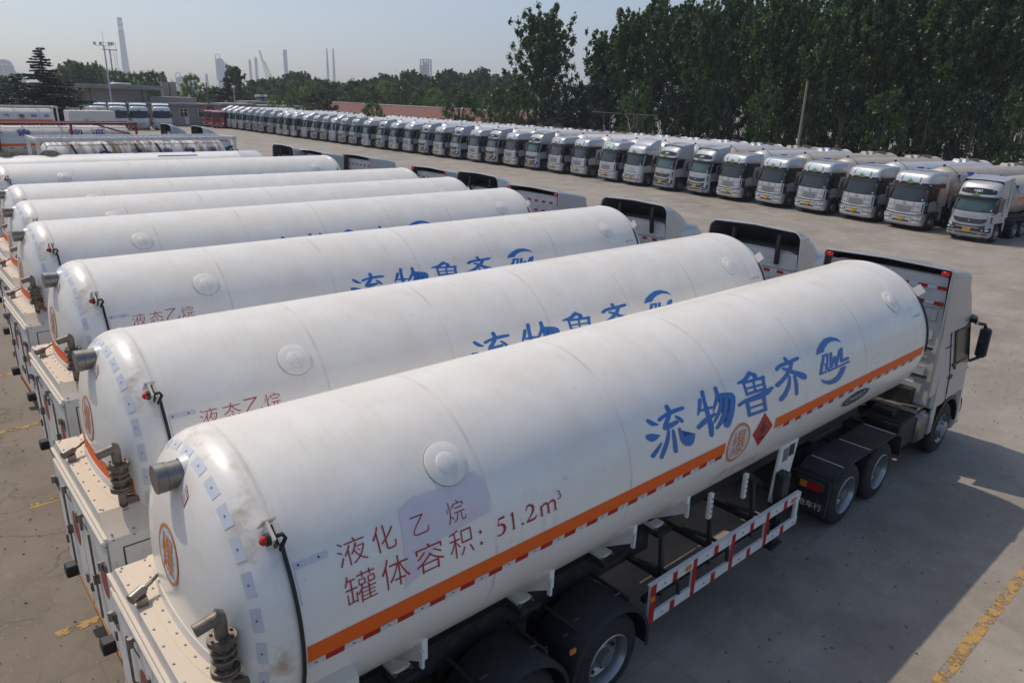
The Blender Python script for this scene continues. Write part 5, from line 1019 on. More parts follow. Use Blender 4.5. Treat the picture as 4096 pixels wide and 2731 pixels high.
# ------------------------------------------------------------------ ground
def ground_mat(m, n, b, src):
    L = n.links; N = n.nodes.new
    def noise(sc_, d=6, r=.6, vec=src): z = N('ShaderNodeTexNoise'); z.inputs['Scale'].default_value = sc_; z.inputs['Detail'].default_value = d; z.inputs['Roughness'].default_value = r; L.new(vec, z.inputs['Vector']); return z.outputs[0]
    def rng(x, a, c, lo=0, hi=1): r = N('ShaderNodeMapRange'); r.inputs[1].default_value = a; r.inputs[2].default_value = c; r.inputs[3].default_value = lo; r.inputs[4].default_value = hi; L.new(x, r.inputs[0]); return r.outputs[0]
    def mix(f, a, c):
        x = N('ShaderNodeMix'); x.data_type = 'RGBA'; L.new(f, x.inputs[0])
        for s_, q in ((a, 6), (c, 7)):
            if isinstance(s_, tuple): x.inputs[q].default_value = (*s_, 1)
            else: L.new(s_, x.inputs[q])
        return x.outputs[2]
    def mth(op, a, c): x = N('ShaderNodeMath'); x.operation = op; [L.new(v, x.inputs[i]) if not isinstance(v, (int, float)) else setattr(x.inputs[i], 'default_value', v) for i, v in enumerate((a, c))]; return x.outputs[0]
    sep = N('ShaderNodeSeparateXYZ'); L.new(src, sep.inputs[0])
    c = mix(rng(noise(.09), .35, .65), (.21, .180, .148), (.295, .260, .218))
    c = mix(rng(noise(.55, 8, .7), .42, .70), c, (.365, .325, .272))
    c = mix(rng(noise(1.7, 8, .7), .57, .76, 0, .6), c, (.17, .155, .138))
    mp = N('ShaderNodeMapping'); mp.inputs['Scale'].default_value = (.12, 1.1, 1); mp.inputs['Rotation'].default_value = (0, 0, .2); L.new(src, mp.inputs[0])
    c = mix(rng(noise(.9, 6, .7, mp.outputs[0]), .5, .72, 0, .5), c, (.20, .186, .175))
    wx = rng(sep.outputs[0], 3.2, 1.2)                     # the rear lane is sandier concrete
    c = mix(wx, c, mix(rng(noise(.8, 8, .7), .4, .68), (.205, .165, .125), (.15, .12, .09)))
    gr = noise(34, 4, .75); c = mix(rng(gr, .57, .70, 0, .7), c, (.12, .11, .10)); c = mix(rng(noise(27, 3, .75), .62, .72, 0, .7), c, (.46, .43, .39)); c = mix(rng(noise(5.5, 9, .8), .58, .72, 0, .35), c, (.17, .152, .132))
    v = N('ShaderNodeTexVoronoi'); v.inputs['Scale'].default_value = 2.6; v.inputs['Randomness'].default_value = 1; L.new(src, v.inputs['Vector']); c = mix(rng(v.outputs[0], .06, .045, 0, .85), c, (.06, .055, .05))
    # cracks
    dv = N('ShaderNodeVectorMath'); dv.operation = 'ADD'; nn = N('ShaderNodeTexNoise'); nn.inputs['Scale'].default_value = 1.1; nn.inputs['Detail'].default_value = 5; L.new(src, nn.inputs['Vector'])
    sc2 = N('ShaderNodeVectorMath'); sc2.operation = 'SCALE'; sc2.inputs[3].default_value = 1.1; L.new(nn.outputs[1], sc2.inputs[0]); L.new(src, dv.inputs[0]); L.new(sc2.outputs[0], dv.inputs[1])
    for s_, wd, pr in ((.30, .006, .8), (1.1, .010, .45)):
        vo = N('ShaderNodeTexVoronoi'); vo.feature = 'DISTANCE_TO_EDGE'; vo.inputs['Scale'].default_value = s_; L.new(dv.outputs[0], vo.inputs['Vector'])
        k = mth('MULTIPLY', rng(vo.outputs[0], wd*s_*3, wd*s_, 0, pr), rng(noise(.25 if s_ < 1 else .5, 3), .45, .58)); c = mix(mth('MULTIPLY', k, rng(wx, 0, 1, .22, 1)), c, (.07, .06, .05))
    # slab joints
    for ax, pit, off in ((0, 5.2, .3), (1, 4.1, .5)):
        fr = mth('FRACT', mth('ADD', mth('DIVIDE', sep.outputs[ax], pit), off), 0); dd = mth('ABSOLUTE', mth('SUBTRACT', fr, .5), 0)
        c = mix(mth('MULTIPLY', rng(dd, .0035, .0015, 0, .25), rng(noise(.4, 3), .42, .55)), c, (.09, .08, .07))
    L.new(c, b.inputs['Base Color'])
    bp = N('ShaderNodeBump'); bp.inputs['Strength'].default_value = .5; bp.inputs['Distance'].default_value = .01; L.new(noise(24, 8, .7), bp.inputs['Height']); L.new(bp.outputs[0], b.inputs['Normal'])
gm = pm('yard_concrete', (.27, .25, .235), .85, extra=ground_mat)
g = B().m(gm); g.add([(-300, -200, 0), (500, -200, 0), (500, 400, 0), (-300, 400, 0)], [(0, 1, 2, 3)])
put('yard_ground', g, None, kind='structure')
fieldm = pm('field_green', (.06, .075, .035), .9, noise=[(.02, .4, .7, (.10, .10, .06))])
put('far_field', B().m(fieldm).add([(-4000, -4000, -.05), (5000, -4000, -.05), (5000, 5000, -.05), (-4000, 5000, -.05)], [(0, 1, 2, 3)]), None, kind='structure')
def worn(m, n, b, src):
    L = n.links; out = n.nodes['Material Output']; tr = n.nodes.new('ShaderNodeBsdfTransparent'); mx = n.nodes.new('ShaderNodeMixShader')
    nz = n.nodes.new('ShaderNodeTexNoise'); nz.inputs['Scale'].default_value = 5; nz.inputs['Detail'].default_value = 9; nz.inputs['Roughness'].default_value = .75; L.new(src, nz.inputs['Vector'])
    r = n.nodes.new('ShaderNodeMapRange'); r.inputs[1].default_value = .485; r.inputs[2].default_value = .545; L.new(nz.outputs[0], r.inputs[0])
    L.new(r.outputs[0], mx.inputs[0]); L.new(b.outputs[0], mx.inputs[1]); L.new(tr.outputs[0], mx.inputs[2]); L.new(mx.outputs[0], out.inputs[0])
ym = pm('worn_yellow_paint', (.46, .26, .07), .8, noise=[(7, .42, .66, (.34, .25, .13))], extra=worn)
yb = B().m(ym)
yb.box(6.5, 60, 1.63, 1.78, .0, .004)
for y, xa in ((9.02, .75), (12.53, 1.05), (15.9, 1.0), (19.3, 1.3), (22.6, 1.5), (26.0, 1.6)): yb.box(xa, xa+1.5, y-.07, y+.07, 0, .004)
put('yellow_marking', yb, None, kind='structure')
st = B().m(pm('pebble_grey', (.2, .18, .16), .8)); rr = random.Random(3)
for _ in range(2200):
    x, y = (rr.uniform(-1.5, 1.6), rr.uniform(5, 26)) if rr.random() < .3 else (rr.uniform(6, 24), rr.uniform(-1, 11))
    s_ = rr.uniform(.007, .022)*(1.3 if rr.random() < .1 else 1); st.hull([(x+rr.uniform(-s_, s_), y+rr.uniform(-s_, s_), rr.uniform(0, s_*1.2)) for _ in range(7)])
put('gravel', st, None, kind='stuff', label='loose grit and pebbles scattered over the concrete', category='gravel')
# ------------------------------------------------------------------ buildings round the yard
plaster = pm('grey_render', (.32, .29, .26), .85, noise=[(.35, .45, .7, (.38, .34, .30)), (1.6, .5, .75, (.24, .22, .20))])
conc = pm('concrete_slab', (.36, .34, .31), .85, noise=[(.6, .45, .7, (.24, .22, .2)), (4, .5, .75, (.18, .16, .14))])
tar = pm('roof_felt', (.34, .345, .35), .7, noise=[(.8, .45, .7, (.22, .22, .22))])
wframe = pm('window_frame_white', (.72, .73, .74), .5)
brick = pm('old_brick', (.20, .10, .075), .9, noise=[(2, .4, .7, (.12, .08, .07))])
def window(parent, x0, x1, y, z0, z1, nx=2, nz=2):
    f = B().m(wframe); f.box(x0-.08, x1+.08, y-.05, y-.02, z0-.08, z0); f.box(x0-.08, x1+.08, y-.05, y-.02, z1, z1+.08)
    for i in range(nx+1): x = x0+(x1-x0)*i/nx; f.box(x-.05, x+.05, y-.055, y-.015, z0, z1)
    for j in range(1, nz): z = z0+(z1-z0)*(.66 if nz == 2 else j/nz); f.box(x0, x1, y-.052, y-.018, z-.04, z+.04)
    o = put('window', f, parent); put('pane', B().m(curtain).box(x0, x1, y-.012, y-.004, z0, z1), o); return o
YB = 138.
a, c = onY(360, 430, YB).x, onY(600, 430, YB).x; ztop = onY(480, 356, YB).z; xw = onY(232, 430, YB+8).x
t = thing('storage_shed', 'large grey rendered shed with a thin flat overhanging roof', 'building', (a, YB, 0))
W1 = c-a; wl_ = B().m(plaster).box(0, W1, 0, 14, 0, ztop); wl_.m(blackp).tube([(.3, -.06, 0), (.3, -.06, ztop)], .06, 6); wl_.tube([(W1-1.0, -.06, 0), (W1-1.0, -.06, ztop)], .06, 6)
wl_.m(plaster).box(xw-a, -.01, 5, 14, 0, ztop-.4); put('wall', wl_, t)
rf = B().m(conc).box(xw-a-2.5, W1+2.3, -1.6, 15, ztop+.0, ztop+.42); rf.m(tar).box(xw-a-2.4, W1+2.2, -1.5, 14.9, ztop+.42, ztop+.62)
rf.m(whb).box(W1*.45, W1*.75, .5, 3, ztop+.62, ztop+.95, .15); put('roof', rf, t)
for i in range(5): window(t, xw-a+1.2+2.1*i, xw-a+2.2+2.1*i, 5, 3.4, 4.6, 1, 1)
aw = B().m(conc).box(xw-a, -1, 3.4, 5, 2.3, 2.4); put('canopy', aw, t)
YL = 135.
a, c = onY(532, 470, YL).x, onY(846, 470, YL).x; zt = onY(700, 420, YL).z
t = thing('low_building', 'low grey building with white framed windows and two white doors', 'building', (a, YL, 0)); WL = c-a
put('wall', B().m(plaster).box(0, WL-.6, 0, 7, 0, zt).m(conc).box(0, WL-.6, -.03, 0, 0, 1.0), t)
rf = B().m(conc).box(-.8, WL, -.9, 7.5, zt, zt+.22); rf.m(tar).box(-.7, WL-.1, -.8, 7.4, zt+.22, zt+.3); put('roof', rf, t)
x6 = onY(600, 400, YL+2).x-a; x7 = onY(786, 400, YL+2).x-a; z8 = onY(700, 392, YL+2).z
put('parapet_block', B().m(plaster).box(x6, x7, 2, 7, zt+.3, z8).m(conc).box(x6-.05, x7+.05, 1.95, 7.05, z8, z8+.1), t)
def wx(px): return onY(px, 450, YL).x-a
def wz(py): return onY(700, py, YL).z
for p0, p1 in ((574, 592), (719, 750), (793, 820)): window(t, wx(p0), wx(p1), 0, wz(468), wz(437))
for p0, p1 in ((737, 753), (808, 824), (660, 671)):
    d = B().m(wframe).box(wx(p0), wx(p1), -.06, -.01, .25, wz(466)-.02); d.box(wx(p0)+.15, wx(p1)-.15, -.08, -.06, .4, .9); d.m(conc).box(wx(p0)-.3, wx(p1)+.3, -1.6, -.06, 0, .22); put('door', d, t)
x1, x2 = onY(649, 330, YL+9).x, onY(673, 330, YL+9).x
t = thing('boiler_chimney', 'square grey chimney block carrying a thin brick flue', 'chimney', (x1, YL+9, 0)); zc_ = onY(660, 333, YL+9).z
put('block', B().m(conc).box(0, x2-x1, 0, 1.4, 0, zc_).box(-.08, x2-x1+.08, -.08, 1.48, zc_, zc_+.18), t)
xa_, xb_ = onY(651, 300, YL+9).x-x1, onY(663, 300, YL+9).x-x1; zf = onY(657, 294, YL+9).z
put('flue', B().m(brick).lathe([(zc_+.18, (xb_-xa_)*.58), (zf, (xb_-xa_)*.42), (zf, (xb_-xa_)*.5), (zf+.3, (xb_-xa_)*.5), (zf+.3, .01)], o=((xa_+xb_)/2, .7, 0), ax='z', n=4), t)
x1, x2 = onY(677, 330, YL+9).x, onY(703, 330, YL+9).x
t = thing('vent_block', 'square grey masonry block beside the one with the brick flue', 'chimney', (x1, YL+9, 0)); put('block', B().m(conc).box(0, x2-x1, 0, 1.4, 0, zc_).box(-.08, x2-x1+.08, -.08, 1.48, zc_, zc_+.18), t)
# sheds behind the left end of the far rank
def shed(label, p0, p1, pt, Y, depth=6, canopy=True):
    a, c = onY(p0, pt, Y).x, onY(p1, pt, Y).x; z = onY((p0+p1)/2, pt, Y).z; t = thing('yard_shed', label, 'building', (a, Y, 0)); put('wall', B().m(plaster).box(0, c-a, 0, depth, 0, z-.3), t); put('roof', B().m(conc).box(-.4, c-a+.4, -.8, depth+.4, z-.3, z).m(tar).box(-.3, c-a+.3, -.7, depth+.3, z, z+.06), t); return t, a, c, z
shed('low shed with flat concrete canopy behind the silver far rank', 885, 1010, 416, 140)
t, a, c, z = shed('flat roofed shed carrying two solar water heaters', 990, 1150, 408, 150)
shed('long low shed under small light green trees', 1000, 1200, 424, 142)
for i, (px, lb) in enumerate(((1046, 'left one of two solar water heaters on the shed roof'), (1061, 'right one of two solar water heaters on the shed roof'))):
    p = onY(px, 407, 150); h = thing('solar_heater', lb, 'water heater', (p.x, 149.6, z+.06), 0, 'solar water heaters')
    put('water_tank', B().m(wframe).tube([(-.8, 1.3, 1.0), (.8, 1.3, 1.0)], .24, 14).m(redpaint).tube([(.8, 1.3, 1.0), (.95, 1.3, 1.0)], .25, 14), h); put('tube_panel', B().m(glass).hull([(x, y, q+.0) for x in (-.7, .7) for y, q in ((0, .05), (0, .12), (1.3, .80), (1.3, .88))]).m(redpaint).box(.72, .8, 0, .1, 0, .1), h); put('stand', B().m(steel).beam((-.7, 1.3, 0), (-.7, 1.3, .9), .05, .05).beam((.7, 1.3, 0), (.7, 1.3, .9), .05, .05).beam((.7, 0, .05), (.7, 1.3, .8), .05, .05).beam((-.7, 0, .05), (-.7, 1.3, .8), .05, .05), h)
# long tiled roof
tile = pm('clay_tiles', (.30, .135, .10), .85, noise=[(.5, .4, .7, (.24, .11, .085)), (5, .45, .7, (.17, .09, .075))])
def tile_extra(m, n, b, src):
    pass
XR = 76.; p = onX(1335, 416, XR+4); q = onX(2345, 458, XR+4)
Y1, Y0 = p.y, q.y; zr = (p.z+q.z)/2
t = thing('tiled_hall', 'long low hall with a faded red tiled roof behind the far rank', 'building', (XR, Y0, 0))
put('wall', B().m(brick).box(0, 8, 0, Y1-Y0, 0, zr-2.2), t)
rf = B().m(tile); n_ = 22
rw = 60
for sx in (-1, 1):
    V = []; 
    for i in range(n_):
        for kk in (0, 1):
            s0 = i/n_ if kk == 0 else (i+1)/n_; x = 4+sx*(4.6*(1-s0)); z = (zr-2.5)+2.5*s0+(.0 if kk else .06)
            V += [(x, -.4, z), (x, Y1-Y0+.4, z)]
    rf.add(V, [(2*k, 2*k+1, 2*k+3, 2*k+2) for k in range(2*n_-1)])
rf.m(conc).tube([(4, -.4, zr+.05), (4, Y1-Y0+.4, zr+.05)], .16, 6); put('roof', rf, t)
# ------------------------------------------------------------------ masts, poles, frames
galv = pm('galvanised_pole', (.50, .53, .56), .5, .3)
oldconc = pm('concrete_pole', (.24, .22, .19), .85)
def pole(name, label, cat, pb, ptp, D, r0, r1, mt, extra=None):
    b_ = on(*pb, D); tp = on(*ptp, D); z = tp.z; t = thing(name, label, cat, (b_.x, b_.y, 0)); put('pole', B().m(mt).tube([(0, 0, 0), (0, 0, z*.5), (0, 0, z)], [r0, (r0+r1)/2, r1], 10), t)
    if extra: extra(t, z)
    return t
lat = Vector((rt0.x, rt0.y, 0))
def floods(t, z):
    put('crossarm', B().m(galv).beam(-lat*1.25+Vector((0, 0, z+.1)), lat*1.2+Vector((0, 0, z)), .07, .07).tube([(0, 0, z), (0, 0, z+2)], .03, 5), t)
    for s_ in (-1.35, -.45, .85, 1.3):
        c_ = lat*s_+Vector((0, 0, z+.35)); h = B().m(lampbody); h.hull([c_+lat*a_+Vector((0, b_*.4, 0))+Vector((0, 0, q_)) for a_ in (-.17, .17) for b_ in (-.35, .35) for q_ in (-.2, .2)]); h.m(lamp).hull([c_+lat*a_+Vector((0, b_, q_)) for a_ in (-.14, .14) for b_ in (-.15, -.17) for q_ in (-.15, .15)]); put('floodlight', h, t)
pole('lamp_mast', 'tall pale lamp mast with floodlights in front of the big shed', 'lamp mast', (456, 480), (423, 190), 112, .17, .09, galv, floods)
def ladder(t, z):
    l = B().m(galv)
    for s_ in (.9, 1.5): l.tube([lat*s_+Vector((0, 0, 6)), lat*s_+Vector((0, 0, z))], .04, 5)
    for k in range(int((z-6)/.6)): l.tube([lat*.9+Vector((0, 0, 6+.6*k)), lat*1.5+Vector((0, 0, 6+.6*k))], .03, 4)
    put('ladder', l, t); p_ = B().m(white).box(-1.6, 1.6, -.8, .8, z-.2, z); p_.m(galv)
    for s_ in (-1.5, 0, 1.5): p_.tube([lat*s_+Vector((0, 0, z)), lat*s_+Vector((0, 0, z+1.6))], .05, 5)
    p_.tube([lat*-1.5+Vector((0, 0, z+1.5)), lat*1.5+Vector((0, 0, z+1.5))], .05, 5); put('platform', p_, t)
pole('lamp_mast', 'second lamp mast with ladder and small platform behind the trees', 'lamp mast', (452, 300), (445, 200), 175, .22, .16, galv, ladder)
pole('utility_pole', 'leaning old concrete pole rising in front of the dark poplars', 'pole', (3186, 620), (3227, 328), 66, .14, .09, oldconc)
pole('lamp_pole', 'thin white pole deep among the dark trees', 'pole', (3868, 655), (3902, 494), 78, .09, .06, galv)
pole('utility_pole', 'brown wooden pole at the end of the low building', 'pole', (832, 415), (827, 334), 128, .13, .10, brick)
pole('lamp_pole', 'slim lamp pole before the dark cedar behind the far rank', 'pole', (940, 420), (935, 352), 130, .09, .06, galv, lambda t, z: put('lamp_head', B().m(whb).box(-.25, .25, -.2, .2, z, z+.4, .05), t))
pole('lamp_pole', 'slender street lamp with arm left of the big lone poplar', 'pole', (1936, 430), (1934, 393), 150, .08, .06, galv, lambda t, z: put('lamp_arm', B().m(galv).beam((0, 0, z), -lat*1.6+Vector((0, 0, z+.5)), .08, .06), t))
t = thing('pipe_gantry', 'thin steel pipe frame with two long top rails before the trees', 'frame', (0, 0, 0))
D = 74; P0, P1, P2, P3 = on(2368, 447, D), on(2484, 455, D), on(2500, 455, D), on(2632, 464, D)
put('top_rail', B().m(oldconc).beam(P0, P1, .07, .07), t); put('top_rail', B().m(oldconc).beam(P2, P3, .07, .07), t)
for px in (2416, 2442, 2513, 2550, 2575, 2536): q = on(px, 460, D+.3); put('post', B().m(steel).tube([(q.x, q.y, 0), (q.x, q.y, on(px, 452 + (px-2368)*.062, D).z)], .03, 6), t)
put('brace', B().m(galv).beam(on(2415, 500, D+.3), on(2425, 540, D+.3), .04, .04).beam(on(2515, 490, D+.3), on(2525, 545, D+.3), .04, .04).beam(on(2444, 475, D+.3), on(2458, 458, D+.3), .04, .04).beam(on(2512, 475, D+.3), on(2500, 458, D+.3), .04, .04), t)

# ------------------------------------------------------------------ refinery on the skyline
rs = pm('refinery_steel', (.09, .10, .12), .6, noise=[(.1, .4, .7, (.16, .17, .19))])
rl = pm('refinery_light', (.20, .21, .23), .5)
rr_ = pm('stack_red', (.28, .05, .04), .7); rwh = pm('stack_white', (.55, .54, .52), .7); rcon = pm('stack_concrete', (.13, .13, .135), .85)
KD = 3.0
def skyline(label, name, px, py, D, cat): p = on(px, py, D); return thing(name, label, cat, (p.x, p.y, 0)), p.z
def W(px, D): return px*D/CF
D = 820*KD; t, z = skyline('tall tapering chimney with dark and white bands at the top, left of the skyline', 'chimney_stack', 477, 71, D, 'chimney')
rb, rtp = W(30, D)/2, W(17.5, D)/2; R0 = lambda q: rb+(rtp-rb)*q
st = B().m(rcon).lathe([(z*q, R0(q)) for q in (0, .25, .5, .75)]+[(z*.775, R0(.775))], ax='z', n=24); put('shaft', st, t)
bd = B(); e_ = [.775, .825, .87, .91, .945, 1.0]
for i, (a_, b_) in enumerate(zip(e_, e_[1:])): bd.m((rr_, rwh, rr_, rwh, rr_)[i]).lathe([(z*a_, R0(a_)), (z*b_, R0(b_))], ax='z', n=24)
bd.m(rr_).lathe([(z, R0(1)), (z, .1)], ax='z', n=24); put('painted_bands', bd, t)
for q in (.775, .915): put('gallery', B().m(rs).lathe([(z*q, R0(q)), (z*q, R0(q)*1.22), (z*q+3, R0(q)*1.22), (z*q+3, R0(q)*1.15)], ax='z', n=20), t)
def column(px, ptop, wpx, D, label, dome_=True, plats=6, pipe=True, cat='column'):
    D *= KD; t, z = skyline(label, 'distillation_column', px, ptop, D, cat); r = W(wpx, D)/2; b = B().m(rs); b.lathe([(0, r), (z-r*.6, r)]+([(z-.2*r, r*.7), (z, .1)] if dome_ else [(z, r*.8), (z, .1)]), ax='z', n=18); put('shell', b, t)
    p = B().m(rl)
    for i in range(plats): q = z*(.35+.6*i/max(1, plats-1))-r*.6; p.lathe([(q, r), (q, r*1.35), (q+.9, r*1.35)], ax='z', n=12, a0=rnd.uniform(0, 90), a1=rnd.uniform(150, 300))
    put('platforms', p, t)
    if pipe: put('overhead_pipe', B().m(rs).tube([(r*.2, 0, z-.3*r), (r*.2, 0, z+r*.8), (-r*.5, 0, z+r*1.1), (-r*1.15, 0, z+r*.6), (-r*1.2, 0, z*.3)], r*.13, 6), t)
    return t
column(877, 232, 26, 760, 'stout distillation column with pipes, tallest of the left refinery group', plats=7)
column(892, 245, 10, 775, 'narrow column leaning against the stout distillation column', plats=5)
column(905, 254, 10, 790, 'slim column right of the stout distillation column')
column(999, 240, 9.5, 840, 'left one of two slim paired columns left of the crane')
column(1023, 231, 10.5, 850, 'right one of two slim paired columns left of the crane')
column(1139, 200, 15.5, 800, 'tall single column right of the cranes with railings on top', plats=8, dome_=False, pipe=False)
column(826, 297, 10, 720, 'short column right of the round green tree')
column(719, 305, 26, 700, 'fat vessel with small dome left of the round green tree', plats=3)
column(762, 292, 13, 900, 'faint small tower above the round green tree', plats=3)
column(1921, 270, 14, 640, 'round topped vessel above the poplars right of the steel tower', plats=3)
column(690, 322, 12, 690, 'squat vessel beside the brick flue', plats=2)
def crane(px0, py0, px1, py1, D, label, w_, mt):
    D *= KD; w_ *= KD
    a_, b_ = on(px0, py0, D), on(px1, py1, D); t = thing('crane', label, 'crane', (b_.x, b_.y, 0)); d_ = Vector((b_.x, b_.y, 0)); foot = b_-d_; tip = a_-d_; foot = foot+(foot-tip).normalized()*(foot.z-2)/max(.3, (tip-foot).normalized().z)
    j = B().m(mt); u_ = lat.normalized(); n_ = 22
    for s_ in (-.5, .5): j.beam(foot+u_*w_*s_, tip+u_*w_*s_*.4, w_*.16, w_*.16)
    for k in range(n_): p_, q_ = foot.lerp(tip, k/n_), foot.lerp(tip, (k+1)/n_); s_ = (-1)**k*.5*(1-.6*k/n_); j.beam(p_+u_*w_*s_, q_-u_*w_*s_, w_*.1, w_*.1)
    put('jib', j, t); put('carrier', B().m(rs).box(foot.x-4, foot.x+4, -2, 2, 0, 3, .3), t)
crane(1037, 202, 1073, 318, 620, 'taller crane jib leaning left on the skyline', 2.4, rl)
crane(1058, 247, 1094, 326, 600, 'shorter dark crane jib right of the pale one', 1.6, pm('crane_brown', (.16, .09, .07), .6))
crane(1138, 302, 1128, 334, 560, 'small crane arm in front of the tall single column', 1.3, rs)
crane(984, 318, 976, 330, 560, 'tiny crane arm left of the paired columns', 1.1, rs)
def lattice(px, ptop, D, label, w_):
    D *= KD
    t, z = skyline(label, 'flare_tower', px, ptop, D, 'flare tower'); l = B().m(rl); r = W(w_, D)/2
    for sx in (-1, 1):
        for sy in (-1, 1): l.beam((sx*r, sy*r, 0), (sx*r*.35, sy*r*.35, z*.9), 1.0, 1.0)
    n_ = 18
    for k in range(n_):
        q0, q1 = k/n_, (k+1)/n_; r0, r1 = r*(1-.65*q0), r*(1-.65*q1)
        for sy in (-1, 1): l.beam((-r0, sy*r0, z*.9*q0), (r1, sy*r1, z*.9*q1), .6, .6); l.beam((-r1, sy*r1, z*.9*q1), (r1, sy*r1, z*.9*q1), .66, .66)
    put('lattice', l, t); put('flare_pipe', B().m(rs).tube([(0, 0, 0), (0, 0, z)], 2.2, 8), t)
lattice(1307, 195, 760, 'left one of two slim lattice flare towers', 9); lattice(1332, 196, 760, 'right one of two slim lattice flare towers', 9)
D = 620*KD; t, z = skyline('open steel frame tower with diagonal bracing above the poplars', 'steel_tower', 1703, 238, D, 'tower'); hw = W(19, D)
fr = B().m(rs)
for x in (-hw, -hw*.2, hw):
    for y in (-6, 6): fr.beam((x, y, 0), (x, y, z), 2.4, 2.4)
for k in range(9):
    q = z*(.35+.65*k/8); fr.beam((-hw, -6, q), (hw, -6, q), 1.8, 1.5); fr.beam((-hw, 6, q), (hw, 6, q), 1.8, 1.5)
    if k < 8: fr.beam((hw*.35, -6.2, q), (hw, -6.2, q+z*.08), 1.1, 1.1); fr.beam((hw, -6, q), (hw, 6, q), .5, .5)
put('frame', fr, t); put('reactor', B().m(rl).lathe([(0, hw*.5), (z*.86, hw*.5), (z*.93, .1)], o=(-hw*.1, 0, 0), ax='z', n=16), t)
put('side_frame', B().m(rs).box(-hw*1.35, -hw, -5, 5, 0, z*.82), t)
# pipework cluster at the far left
t, z = skyline('refinery block with arched pipes and pale vessels at the far left', 'pipe_rack', 15, 300, 520*KD, 'refinery'); b = B().m(rl)
pz = lambda py: on(15, py, 520*KD).z
for i, (px, pt, wd) in enumerate(((-6, 252, 12), (8, 246, 12), (24, 246, 13), (38, 262, 10))): q = on(px, 300, 520*KD)-Vector((t.location.x, t.location.y, 0)); b.lathe([(0, W(wd, 520*KD)/2*1.6), (pz(pt+30), W(wd, 520*KD)/2*1.5), (pz(pt+12), W(wd, 520*KD)/2*.7), (pz(pt), W(wd, 520*KD)/2*.5)], o=(q.x, q.y, 0), ax='z', n=14)
put('vessels', b, t); b = B().m(rl)
for i in range(3):
    A_, B_ = on(8+8*i, 241+3*i, 520*KD), on(54, 290, 520*KD); o_ = Vector((t.location.x, t.location.y, 0)); P = [on(-10, 243+4*i, 520*KD)-o_, on(20, 241+4*i, 520*KD)-o_, on(38-2*i, 250+3*i, 520*KD)-o_, on(50-3*i, 270, 520*KD)-o_, on(55-3*i, 300, 520*KD)-o_]; b.tube(P, 3.3, 6)
for py in (262, 285, 300): b.beam(on(-40, py, 520*KD)-o_, on(62 if py > 270 else 45, py+3, 520*KD)-o_, 4.5, 3.6)
put('arched_pipes', b, t); put('block', B().m(rs).box(-90, W(75, 520*KD), 4, 12, 0, pz(290)), t)
# ------------------------------------------------------------------ trees
def leafmat(name, c1, c2, c3):
    m = bpy.data.materials.new(name); m.use_nodes = True; n = m.node_tree; L = n.links; b = n.nodes['Principled BSDF']
    b.inputs['Roughness'].default_value = .45; b.inputs['Specular IOR Level'].default_value = .45
    at = n.nodes.new('ShaderNodeAttribute'); at.attribute_name = 'tint'
    cr = n.nodes.new('ShaderNodeValToRGB'); cr.color_ramp.elements[0].color = (*c1, 1); cr.color_ramp.elements[1].color = (*c3, 1); e = cr.color_ramp.elements.new(.55); e.color = (*c2, 1)
    L.new(at.outputs['Fac'], cr.inputs[0]); L.new(cr.outputs[0], b.inputs['Base Color'])
    tl = n.nodes.new('ShaderNodeBsdfTranslucent'); L.new(cr.outputs[0], tl.inputs[0]); mx = n.nodes.new('ShaderNodeMixShader'); mx.inputs[0].default_value = .38
    L.new(b.outputs[0], mx.inputs[1]); L.new(tl.outputs[0], mx.inputs[2]); L.new(mx.outputs[0], n.nodes['Material Output'].inputs[0]); return m
LM = {'dark': leafmat('leaf_dark', (.030, .062, .018), (.060, .115, .032), (.12, .19, .055)),
      'mid': leafmat('leaf_mid', (.045, .085, .022), (.075, .135, .035), (.13, .20, .05)),
      'light': leafmat('leaf_light', (.085, .15, .025), (.13, .22, .04), (.19, .28, .06)),
      'cedar': leafmat('leaf_cedar_and_shade', (.014, .030, .016), (.022, .044, .022), (.040, .065, .030)),  # cedar foliage; on the undergrowth this dark tone paints in shade
      'gold': leafmat('leaf_gold', (.05, .065, .02), (.085, .10, .03), (.13, .14, .04)),
      'brown': leafmat('leaf_brownish', (.030, .034, .018), (.045, .05, .026), (.07, .07, .035))}
bark = pm('bark', (.12, .10, .08), .9, noise=[(4, .4, .7, (.07, .06, .05))])
